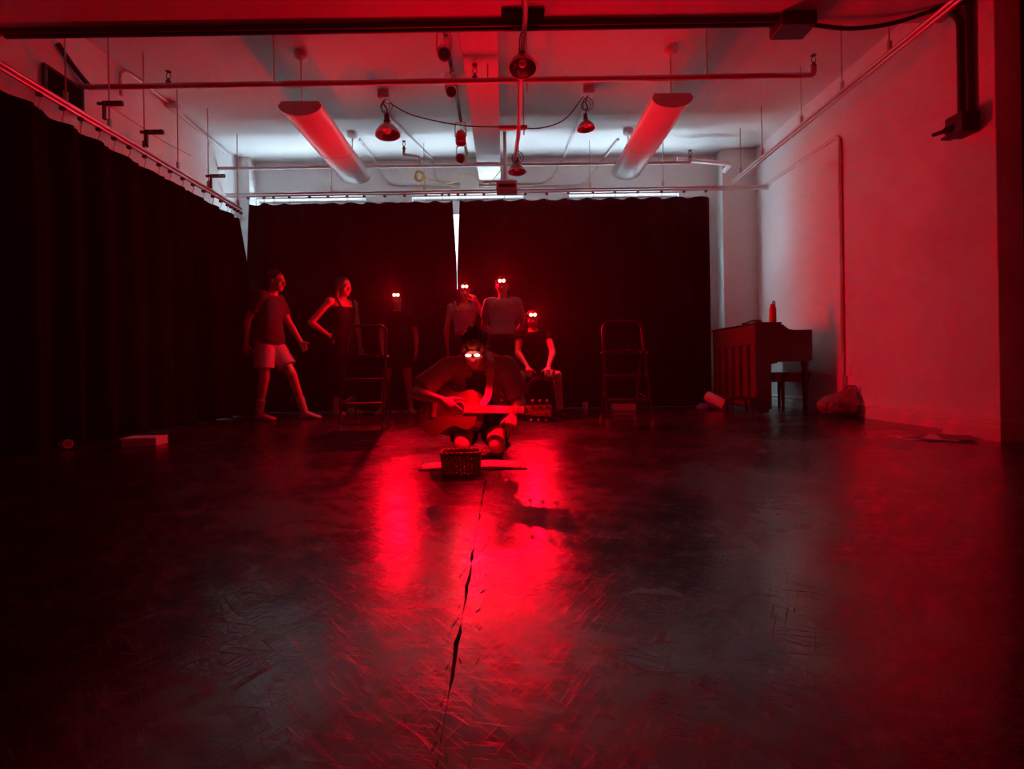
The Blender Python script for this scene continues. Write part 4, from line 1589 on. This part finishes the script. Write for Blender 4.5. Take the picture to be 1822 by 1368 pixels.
def headlamp(J, s, label, lamp=True, aim=None, tint=1.0):
    c_, f, u, l = head_frame(J)
    p = c_ + f * (.098 * s) + u * (.055 * s)
    t = thing('head_torch', label, 'head torch', p, 'red head torches')
    pts = []
    for k in range(28):
        a = 2 * PI * k / 28
        pts.append(c_ - f * (.014 * s) + u * (.052 * s) + l * (math.sin(a) * .086 * s) + f * (math.cos(a) * .104 * s))
    for du in (-.007, .007):
        MB().tube([q + u * du for q in pts], .0045, 6, closed=True).build('strap', 'black_cloth', t)
    hb = p + f * .012
    Mx = Matrix((l, f, u)).transposed()
    MB().box(hb, (.100, .036, .062), .010, Mx).build('housing', 'black_plastic', t)
    for q, w_ in ((-.022, 1), (.022, 1)):
        MB().lathe(hb + f * .0185 + l * q, [(.0205, 0), (.0212, .003), (.015, .009), (.001, .011)], f, 16).build('lens', 'led_red', t, 'glowing red lens')
    ld = bpy.data.lights.new('torch_beam', 'SPOT')
    ld.color = RED
    ld.energy = LAMP_W * tint
    ld.spot_size = 2.96
    ld.spot_blend = 0.55
    ld.shadow_soft_size = .02
    lo = bpy.data.objects.new('torch_beam', ld)
    col.objects.link(lo)
    lo.parent = t
    lo.location = f * .06
    d = (aim or V((0, -1, -.10))).normalized()
    lo.rotation_mode = 'QUATERNION'
    lo.rotation_quaternion = d.to_track_quat('-Z', 'Y')
    return t


UPX, DN = V((0, 0, 1)), V((0, 0, -1))


def hand_rest(J, q, curl=.35):
    R3 = J['R3']
    d = (J['wr' + q] - J['el' + q]).normalized()
    inn = R3 @ V((-1 if q == 'L' else 1, 0, 0))
    return (d, inn, R3 @ V((0, -1, 0)), curl)


# -- the walking man, far left
pos = V((aY(483, 640, 5.9).x, 5.9, 0))
J, s = stand(1.76, pos, PI / 2 - .15, dict(
    pelvis=(0, .03, .895), chest=(0, .01, 1.21), neck=(0, -.02, 1.42), head=(0, -.075, 1.575),
    hiL=(.088, .03, .88), hiR=(-.088, .03, .88),
    knL=(.09, -.20, .50), knR=(-.09, .03, .475), anL=(.09, -.34, .085), anR=(-.09, .10, .085),
    toL=(.10, -.52, .06), toR=(-.09, -.07, .03),
    elL=(.22, -.10, 1.10), wrL=(.20, -.25, .89), elR=(-.21, .14, 1.11), wrR=(-.20, .17, .87), hf=(0, -1, -.12)))
t = thing('person', 'person walking to the right in pale shorts at far left', 'person', pos)
body(J, s, {'L': hand_rest(J, 'L'), 'R': hand_rest(J, 'R')}).remesh('body', 'skin', t, .006)
face_details(J, s, t)
hair_short(J, s, t)
shirt(J, s, t, -.05, 'dark_tee', .62, .022, 'tee_shirt', flare=.03)
legwear(J, s, t, .72, 'pale_cloth', .016, 'shorts', wide=.02, t_top=.16)
socks(J, s, t, .40, 'sock_cloth')

# -- the woman with her hand on her hip
pos = V((aY(611, 640, 6.5).x, 6.5, 0))
J, s = stand(1.78, pos, .95, dict(elR=(-.33, .17, 1.13), wrR=(-.19, .02, .97), elL=(.22, .0, 1.09), hf=(.05, -1, -.10), head=(0, -.035, 1.575)))
t = thing('person', 'long-haired person in a long black dress with a hand on the hip', 'person', pos)
R3 = J['R3']
body(J, s, {'L': hand_rest(J, 'L'), 'R': (R3 @ V((.75, -.55, -.25)), R3 @ V((.6, .7, 0)), R3 @ V((0, 0, 1)), .3)}, .9).remesh('body', 'skin', t, .006)
face_details(J, s, t)
hair_long(J, s, t, .40, 'hair_brown', front=False)
m = MB()
m.loft([ring(J, tt, s, .010, .92) for tt in (.05, .15, .28, .44, .6, .70, .80)])
for q in 'LR':
    sh = J['sh' + q].lerp(J['neck'], .30)
    ct_, lat, fw, rx, ry, up = torso_at(J, .76, s)
    sg = 1 if q == 'L' else -1
    m.tube(bez([ct_ + lat * (sg * .085) + fw * (ry + .004), sh + fw * .05 + UPX * .035, sh + UPX * .055, sh - fw * .05 + UPX * .03, ct_ + lat * (sg * .085) - fw * (ry + .004)], 5), .012, 8)
pz = J['pelvis']
R3 = J['R3']
rings = []
for z, rx, ry in ((.98, .172, .125), (.90, .185, .140), (.70, .195, .155), (.45, .205, .17), (.24, .215, .185)):
    cc = V((pos.x, pos.y, z))
    rings.append([cc + R3 @ V((math.cos(a) * rx * (1 + .05 * math.sin(5 * a)), math.sin(a) * ry * (1 + .05 * math.sin(7 * a)), 0)) for a in [2 * PI * k / 40 for k in range(40)]])
m.loft(rings)
m.remesh('dress', 'black_cloth', t, .008, 2)


def lamp_person(px, py, Y, H, yaw, label, over=None):
    """stands so that the forehead torch is at the given spot"""
    s = H / 1.72
    lp = aY(px, py, Y)
    return lp, s


# -- torch wearer behind the left ladder
def torch_pose(px, py, Y, yaw, over):
    lp = aY(px, py, Y)
    # local torch point at scale 1: head + f*.11 + u*.055
    J0, s0 = stand(1.72, (0, 0, 0), yaw, over)
    c_, f, u, l = head_frame(J0)
    q = c_ + f * .11 + u * .055
    s_ = lp.z / q.z
    H = 1.72 * s_
    pos = V((lp.x - q.x * s_, lp.y - q.y * s_, 0))
    J, s = stand(H, pos, yaw, over)
    return J, s, pos


J, s, pos = torch_pose(705, 525, 6.42, .08, dict(
    knR=(-.17, -.02, .485), anR=(-.23, .02, .078), toR=(-.29, -.14, .03), knL=(.13, -.02, .485), anL=(.16, .02, .078), toL=(.21, -.14, .03),
    elL=(.245, .03, 1.10), wrL=(.255, -.06, .86), elR=(-.23, .04, 1.09), wrR=(-.20, -.10, .87)))
t = thing('person', 'person in black with bare legs and a red head torch behind the left ladder', 'person', pos)
body(J, s, {'L': hand_rest(J, 'L'), 'R': hand_rest(J, 'R')}).remesh('body', 'skin', t, .006)
face_details(J, s, t)
hair_long(J, s, t, .26, 'hair_dark')
shirt(J, s, t, .02, 'black_cloth', .60, .018, 'tee_shirt', flare=.02)
legwear(J, s, t, .62, 'black_cloth', .016, 'shorts', wide=.02)
headlamp(J, s, 'red head torch of the person behind the left ladder', aim=V((-.45, -1, -.02)))

# -- the one touching the forehead
J, s, pos = torch_pose(827, 510, 6.5, .05, dict(
    head=(.02, -.02, 1.585), elR=(-.235, .02, 1.09), wrR=(-.225, -.02, .84), elL=(.30, -.10, 1.22), wrL=(.175, -.20, 1.42)))
t = thing('person', 'person in a grey tank top raising one hand to the face', 'person', pos)
R3 = J['R3']
body(J, s, {'R': hand_rest(J, 'R'), 'L': (R3 @ V((-.45, .02, .9)), R3 @ V((-.6, .75, -.2)), R3 @ V((-.5, -.8, -.2)), .35)}, .9).remesh('body', 'skin', t, .006)
face_details(J, s, t)
hair_long(J, s, t, .34, 'hair_brown')
m = MB()
m.loft([ring(J, tt, s, .010, .92) for tt in (.27, .4, .5, .6, .70, .80, .84)])
for q in 'LR':
    sh = J['sh' + q].lerp(J['neck'], .30)
    ct_, lat, fw, rx, ry, up = torso_at(J, .78, s)
    sg = 1 if q == 'L' else -1
    m.tube(bez([ct_ + lat * (sg * .09) + fw * ry, sh + fw * .05 + UPX * .035, sh + UPX * .055, sh - fw * .05 + UPX * .03, ct_ + lat * (sg * .09) - fw * ry], 5), .022, 8)
m.remesh('tank_top', 'grey_cloth', t, .008, 2)
legwear(J, s, t, 1.93, 'black_cloth', .014, 'trousers', wide=.015)
shoes(J, s, t, 'shoe_cloth')
headlamp(J, s, 'red head torch of the person in the tank top')

# -- grey tee, arms behind
J, s, pos = torch_pose(893, 500, 6.0, -.04, dict(
    elR=(-.245, .10, 1.12), wrR=(-.10, .20, .95), elL=(.245, .10, 1.12), wrL=(.10, .20, .95)))
t = thing('person', 'person in a pale grey tee with hands behind the back', 'person', pos)
R3 = J['R3']
body(J, s, {'R': (R3 @ V((.8, .1, -.5)), R3 @ V((0, 1, 0)), UPX, .4), 'L': (R3 @ V((-.8, .1, -.5)), R3 @ V((0, 1, 0)), UPX, .4)}, .93).remesh('body', 'skin', t, .006)
face_details(J, s, t)
hair_short(J, s, t, 'hair_brown')
shirt(J, s, t, .17, 'grey_cloth', .70, .020, 'tee_shirt', flare=.01)
legwear(J, s, t, 1.93, 'black_cloth', .014, 'trousers', wide=.02)
shoes(J, s, t, 'shoe_cloth')
headlamp(J, s, 'red head torch of the person in the pale tee', aim=V((.60, -1, -.08)))

# -- seated figure behind the guitarist's neck
YS = 5.95
lp = aY(948, 560, YS - .1)
bx_ = lp.x + .02
pos = V((bx_, YS, 0))
kz = aY(990, 668, YS - .42).z
J = dict(pelvis=V((bx_, YS + .10, .50)), chest=V((bx_ - .01, YS + .02, .80)), neck=V((bx_ - .02, YS - .03, 1.00)), head=V((lp.x, lp.y + .10, lp.z - .05)),
         shL=V((bx_ + .150, YS - .02, .955)), shR=V((bx_ - .175, YS - .02, .955)), elL=V((bx_ + .20, YS - .16, .73)), elR=V((bx_ - .20, YS - .16, .73)),
         wrL=V((bx_ + .13, YS - .36, .565)), wrR=V((bx_ - .10, YS - .36, .565)),
         hiL=V((bx_ + .09, YS + .08, .48)), hiR=V((bx_ - .09, YS + .08, .48)),
         knL=V((aY(992, 674, YS - .34).x, YS - .34, .47)), knR=V((bx_ - .24, YS - .34, .47)),
         anL=V((aY(997, 730, YS - .30).x, YS - .26, .08)), anR=V((bx_ - .27, YS - .26, .08)),
         toL=V((bx_ + .37, YS - .44, .03)), toR=V((bx_ - .33, YS - .44, .03)), hf=V((0, -1, -.05)), R3=Matrix.Identity(3))
s = .97
t = thing('person', 'seated person with bare knees and a red head torch behind the guitar neck', 'person', pos)
body(J, s, {'L': (V((-.25, -.8, -.5)), V((0, -.3, -1)), V((-1, -.2, 0)), .4), 'R': (V((.15, -.8, -.5)), V((0, -.3, -1)), V((1, -.2, 0)), .4)}).remesh('body', 'skin', t, .006)
face_details(J, s, t)
hair_long(J, s, t, .36, 'hair_brown')
shirt(J, s, t, .0, 'black_cloth', .30, .014, 'tank_top')
legwear(J, s, t, .55, 'black_cloth', .016, 'shorts', wide=.015)
shoes(J, s, t, 'black_cloth')
headlamp(J, s, 'red head torch of the seated person', aim=V((.75, -1, .0)))
# the black bag the seated person's hands rest on
c = V((bx_ + .02, YS - .50, 0))
tb = thing('backpack', 'black backpack on the floor between the seated person knees', 'bag', c)
m = MB()
m.ell(c + V((0, 0, .24)), (.165, 0, 0), (0, .10, 0), (0, 0, .235), 20, 14)
m.box(c + V((0, 0, .16)), (.30, .17, .31), .04)
m.remesh('sack', 'black_cloth', tb, .010, 3)
m = MB()
m.ell(c + V((0, -.095, .15)), (.12, 0, 0), (0, .035, 0), (0, 0, .11), 16, 10)
m.build('front_pocket', 'black_cloth', tb)
MB().tube(bez([c + V((-.04, 0, .465)), c + V((-.03, 0, .505)), c + V((.03, 0, .505)), c + V((.04, 0, .465))], 4), .008, 6).build('handle', 'black_cloth', tb)
# stool the person sits on
c = V((bx_, YS + .12, 0))
ts = thing('stool', 'low black stool under the seated person', 'stool', c)
MB().lathe(c, [(.15, .345), (.165, .355), (.165, .375), (.15, .383), (.001, .383)], (0, 0, 1), 22).build('seat', 'black_plastic', ts)
for k in range(4):
    a = PI / 4 + k * PI / 2
    MB().tube([c + V((math.cos(a) * .11, math.sin(a) * .11, .35)), c + V((math.cos(a) * .17, math.sin(a) * .17, 0))], .013, 8).build('leg', 'black_metal', ts)

# -- the guitarist, kneeling
GX = -.18
pos = V((GX, 3.45, 0))
J = dict(pelvis=V((GX, 3.60, .245)), chest=V((GX - .005, 3.50, .465)), neck=V((GX + .005, 3.32, .620)), head=V((aY(844, 617, 3.11).x, 3.12, .688)),
         shR=V((GX - .185, 3.33, .572)), shL=V((GX + .19, 3.35, .572)),
         elR=V((-.56, 3.17, .415)), wrR=V((-.375, 3.02, .375)), elL=V((.10, 3.34, .335)), wrL=V((.045, 3.12, .27)),
         hiR=V((GX - .095, 3.56, .20)), hiL=V((GX + .095, 3.56, .20)),
         knR=V((-.27, 3.12, .085)), knL=V((-.055, 3.12, .085)), anR=V((-.30, 3.54, .06)), anL=V((-.03, 3.54, .06)),
         toR=V((-.32, 3.75, .03)), toL=V((-.01, 3.75, .03)), hf=V((-.06, -.86, -.50)))
R3 = Matrix.Identity(3)
s = .97
gt = thing('person', 'kneeling guitarist in an open shirt with glowing red glasses', 'person', pos)
body(J, s, {'R': (V((.62, -.25, -.50)), V((.15, .95, -.2)), V((.45, -.1, .85)), .30), 'L': (V((-.12, -.55, -.62)), V((0, .5, -.85)), V((-.95, -.1, 0)), .22, .10)}).remesh('body', 'skin', gt, .005, 3)
face_details(J, s, gt)
hair_short(J, s, gt, tuft=True)
shirt(J, s, gt, .0, 'black_cloth', 0, .010, 'undershirt', t_top=.955)
legwear(J, s, gt, .62, 'black_cloth', .014, 'shorts', wide=.01)
shoes(J, s, gt, 'black_cloth')
# open shirt: a shell around the torso with a gap in front
m = MB()
ts = [-.05 + 1.03 * k / 12 for k in range(13)]
gap = .50
rin, rout = [], []
for tt in ts:
    gp = gap * (1 - .25 * tt)
    o_ = ring(J, tt, s, .034 + .02 * max(0, .5 - tt), n=40, a0=PI / 2 + gp, a1=PI / 2 + 2 * PI - gp)
    i_ = ring(J, tt, s, .018 + .02 * max(0, .5 - tt), n=40, a0=PI / 2 + gp, a1=PI / 2 + 2 * PI - gp)
    rout.append(o_ + i_[::-1])
m.loft(rout)
for q in 'LR':
    sh, el = J['sh' + q], J['el' + q]
    m.cap(sh.lerp(J['neck'], .4), sh, .055, .074)
    m.tube([sh, sh.lerp(el, .4), sh.lerp(el, .85)], [.075, .074, .080], 20)
# collar flaps
c_, lat, fw, rx, ry, up = torso_at(J, .93, s)
for sg in (-1, 1):
    b0 = c_ + fw * (ry * .8) + lat * (sg * .06) + up * .01
    m.ell(b0 + fw * .02 - up * .02, lat * .028, fw * .012, up * .045, 12, 8)
m.remesh('open_shirt', 'shirt_cloth', gt, .008, 2, 'open short-sleeved shirt')
# pale badges on the shirt
c_, lat, fw, rx, ry, up = torso_at(J, .62, s)
for k in range(2):
    p = aY(892, 700 + k * 12, 3.27)
    MB().box(p, (.022, .006, .010), .002, Matrix.Rotation(.5, 3, 'Y')).build('badge', 'white_plastic', gt, 'small pale pin on the shirt')

# glowing glasses
c_, f, u, l = head_frame(J)
pg = c_ + f * .105 * s + u * .004
tg = thing('led_glasses', 'glasses with two glowing red lenses on the guitarist', 'glasses', pg)
Mx = Matrix((l, f, u)).transposed()
for sg in (-1, 1):
    MB().ell(pg + l * (sg * .026), l * .019, f * .006, u * .0115, 16, 8).build('lens', 'led_glass', tg, 'glowing red lens')
    MB().tube([pg + l * (sg * .026) + l * (.023 * math.cos(a)) + u * (.015 * math.sin(a)) for a in [2 * PI * k / 18 for k in range(18)]], .003, 6, closed=True).build('rim', 'black_plastic', tg)
    MB().tube([pg + l * (sg * .049), pg + l * (sg * .072) - f * .02, pg + l * (sg * .079) - f * .11], .003, 6).build('temple', 'black_plastic', tg)
MB().tube([pg + l * .006 + u * .004, pg - l * .006 + u * .004], .003, 6).build('bridge', 'black_plastic', tg)
ld = bpy.data.lights.new('glasses_glow', 'SPOT')
ld.color = RED
ld.energy = GLASS_W
ld.spot_size = 2.45
ld.spot_blend = .7
ld.shadow_soft_size = .02
lo = bpy.data.objects.new('glasses_glow', ld)
col.objects.link(lo)
lo.parent = tg
lo.location = f * .03
lo.rotation_mode = 'QUATERNION'
lo.rotation_quaternion = V((0.0, -.30, -.95)).to_track_quat('-Z', 'Y')

# -- the guitar
sc_ = .87
yaw = -math.radians(25)
org = V((-.555, 3.285, .305))
e1 = V((math.cos(yaw), math.sin(yaw), .01)).normalized()        # butt -> headstock
e3 = V((math.sin(yaw), -math.cos(yaw), .26)).normalized()       # out of the soundboard
e3 = (e3 - e1 * e3.dot(e1)).normalized()
e2 = e3.cross(e1).normalized()                                   # up across the strings


def GP(x, y, z):
    return org + (e1 * x + e2 * y + e3 * z) * sc_


gu = thing('acoustic_guitar', 'brown acoustic guitar across the kneeling guitarist lap', 'guitar', GP(.3, 0, -.05))


def outline(n=56):
    # half widths along the body
    prof = [(0, 0), (.004, .06), (.02, .115), (.05, .155), (.10, .186), (.15, .195), (.20, .182), (.25, .148), (.29, .126), (.32, .122), (.36, .132), (.40, .144), (.44, .142), (.47, .118), (.487, .075), (.492, .03), (.493, 0)]
    up_ = [(x, y) for x, y in prof]
    dn_ = [(x, -y) for x, y in prof[::-1]][1:-1]
    return up_ + dn_


ol = outline()
m = MB()
nO = len(ol)
m.loft([[GP(x, y, -.004) for x, y in ol], [GP(x, y, .001) for x, y in ol], [GP(x * .99 + .0025, y * .985, .004) for x, y in ol]], smooth=False)
m.build('soundboard', 'guitar_top', gu)
MB().loft([[GP(x, y, -.105) for x, y in ol], [GP(x, y, -.004) for x, y in ol]], smooth=False).build('body_shell', 'guitar_side', gu)
rs = MB()
rs.tube([GP(.335 + .052 * math.cos(a), .052 * math.sin(a), .0045) for a in [2 * PI * k / 28 for k in range(28)]], .003, 6, closed=True)
rs.build('rosette', 'bone', gu)
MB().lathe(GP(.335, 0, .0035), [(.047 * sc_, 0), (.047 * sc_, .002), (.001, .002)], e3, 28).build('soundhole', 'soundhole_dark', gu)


def gbox(x0, x1, hw0, hw1, z0, z1):
    vs = [GP(x0, -hw0, z0), GP(x0, hw0, z0), GP(x1, hw1, z0), GP(x1, -hw1, z0), GP(x0, -hw0, z1), GP(x0, hw0, z1), GP(x1, hw1, z1), GP(x1, -hw1, z1)]
    return MB().add(vs, [[0, 1, 2, 3], [4, 5, 6, 7], [0, 1, 5, 4], [1, 2, 6, 5], [2, 3, 7, 6], [3, 0, 4, 7]], False)


gbox(.115, .15, .06, .06, .004, .013).build('bridge', 'fretboard_wood', gu)
gbox(.128, .132, .037, .037, .013, .018).build('saddle', 'bone', gu)
fb = gbox(.385, .845, .030, .024, .006, .015).build('fretboard', 'fretboard_wood', gu)
L_ = .65 * 1.09
for k in range(1, 20):
    x = .845 - (.845 - .130) * (1 - 2 ** (-k / 12.0))
    if x < .389:
        break
    hw = .030 - .006 * (x - .385) / .46
    gbox(x - .001, x + .001, hw, hw, .015, .0168).build('fret', 'nickel', fb)
m = MB()
m.loft([[GP(x, w_ * math.cos(a), .006 - dd * math.sin(a)) for a in [PI * k / 10 for k in range(11)]] for x, w_, dd in ((.47, .028, .05), (.51, .028, .022), (.83, .0235, .018), (.86, .024, .016))])
m.build('neck', 'neck_wood', gu)
gbox(.845, .851, .0235, .0235, .006, .019).build('nut', 'bone', gu)
hs = gbox(.851, 1.04, .030, .038, -.012, .006).build('headstock', 'neck_wood', gu)
for sg in (-1, 1):
    for k in range(3):
        x = .90 + k * .052
        b_ = MB().lathe(GP(x, sg * .026, .006), [(.006, 0), (.0055, .012), (.003, .014)], e3, 10)
        pgm = b_.build('tuning_peg', 'nickel', hs)
        MB().tube([GP(x, sg * .034, -.004), GP(x, sg * .058, -.004)], .003, 6).build('peg_shaft', 'nickel', gu)
        MB().ell(GP(x, sg * .066, -.004), e1 * .010, e2 * .008, e3 * .004, 10, 6).build('peg_button', 'bone', gu)
for k in range(6):
    y = -.020 + .008 * k
    MB().tube([GP(.130, y * 1.15, .0185), GP(.848, y * .9, .0195), GP(.905 + .05 * min(k, 5 - k), math.copysign(.024, y), .012)], .0008, 4).build('string', 'nickel', gu)
# the strap over the shoulder on the right
pts = bez([GP(.03, .0, -.09), V((GX - .2, 3.62, .42)), V((GX - .02, 3.60, .62)), V((GX + .055, 3.42, .675)), V((aY(874, 640, 3.25).x, 3.25, .60)), V((aY(872, 680, 3.22).x, 3.215, .485)), V((aY(868, 715, 3.2).x, 3.17, .385)), GP(.50, .035, -.03)], 8)
m = MB()
nS = len(pts)
vs, fs = [], []
for i, p in enumerate(pts):
    d = (pts[min(i + 1, nS - 1)] - pts[max(i - 1, 0)]).normalized()
    wv = V((1, .25, 0)) if i > nS * .35 else V((.6, -.2, .7))
    wv = (wv - d * wv.dot(d)).normalized()
    nn = d.cross(wv).normalized()
    for a, b in ((-1, -1), (1, -1), (1, 1), (-1, 1)):
        vs.append(p + wv * (a * .023) + nn * (b * .0015))
for i in range(nS - 1):
    for k in range(4):
        fs.append([i * 4 + k, i * 4 + (k + 1) % 4, (i + 1) * 4 + (k + 1) % 4, (i + 1) * 4 + k])
m.add(vs, fs, False)
m.build('strap', 'strap_cloth', gu, 'pale woven guitar strap')

# ------------------------------------------------------------------ thin volume added to give the torches their glow
hm = bpy.data.materials.new('room_haze')
hm.use_nodes = True
nt = hm.node_tree
nt.nodes.clear()
ho = nt.nodes.new('ShaderNodeOutputMaterial')
hv = nt.nodes.new('ShaderNodeVolumeScatter')
hv.inputs['Density'].default_value = GLOW_HAZE
hv.inputs['Anisotropy'].default_value = 0.3
nt.links.new(hv.outputs[0], ho.inputs['Volume'])
MATS['room_haze'] = hm
if GLOW_HAZE:
    hz = MB().span((XL + .001, YB + .001, .002), (XR - .001, YC - .001, ZC - .001)).build('haze', 'room_haze')
    hz['kind'] = 'structure'
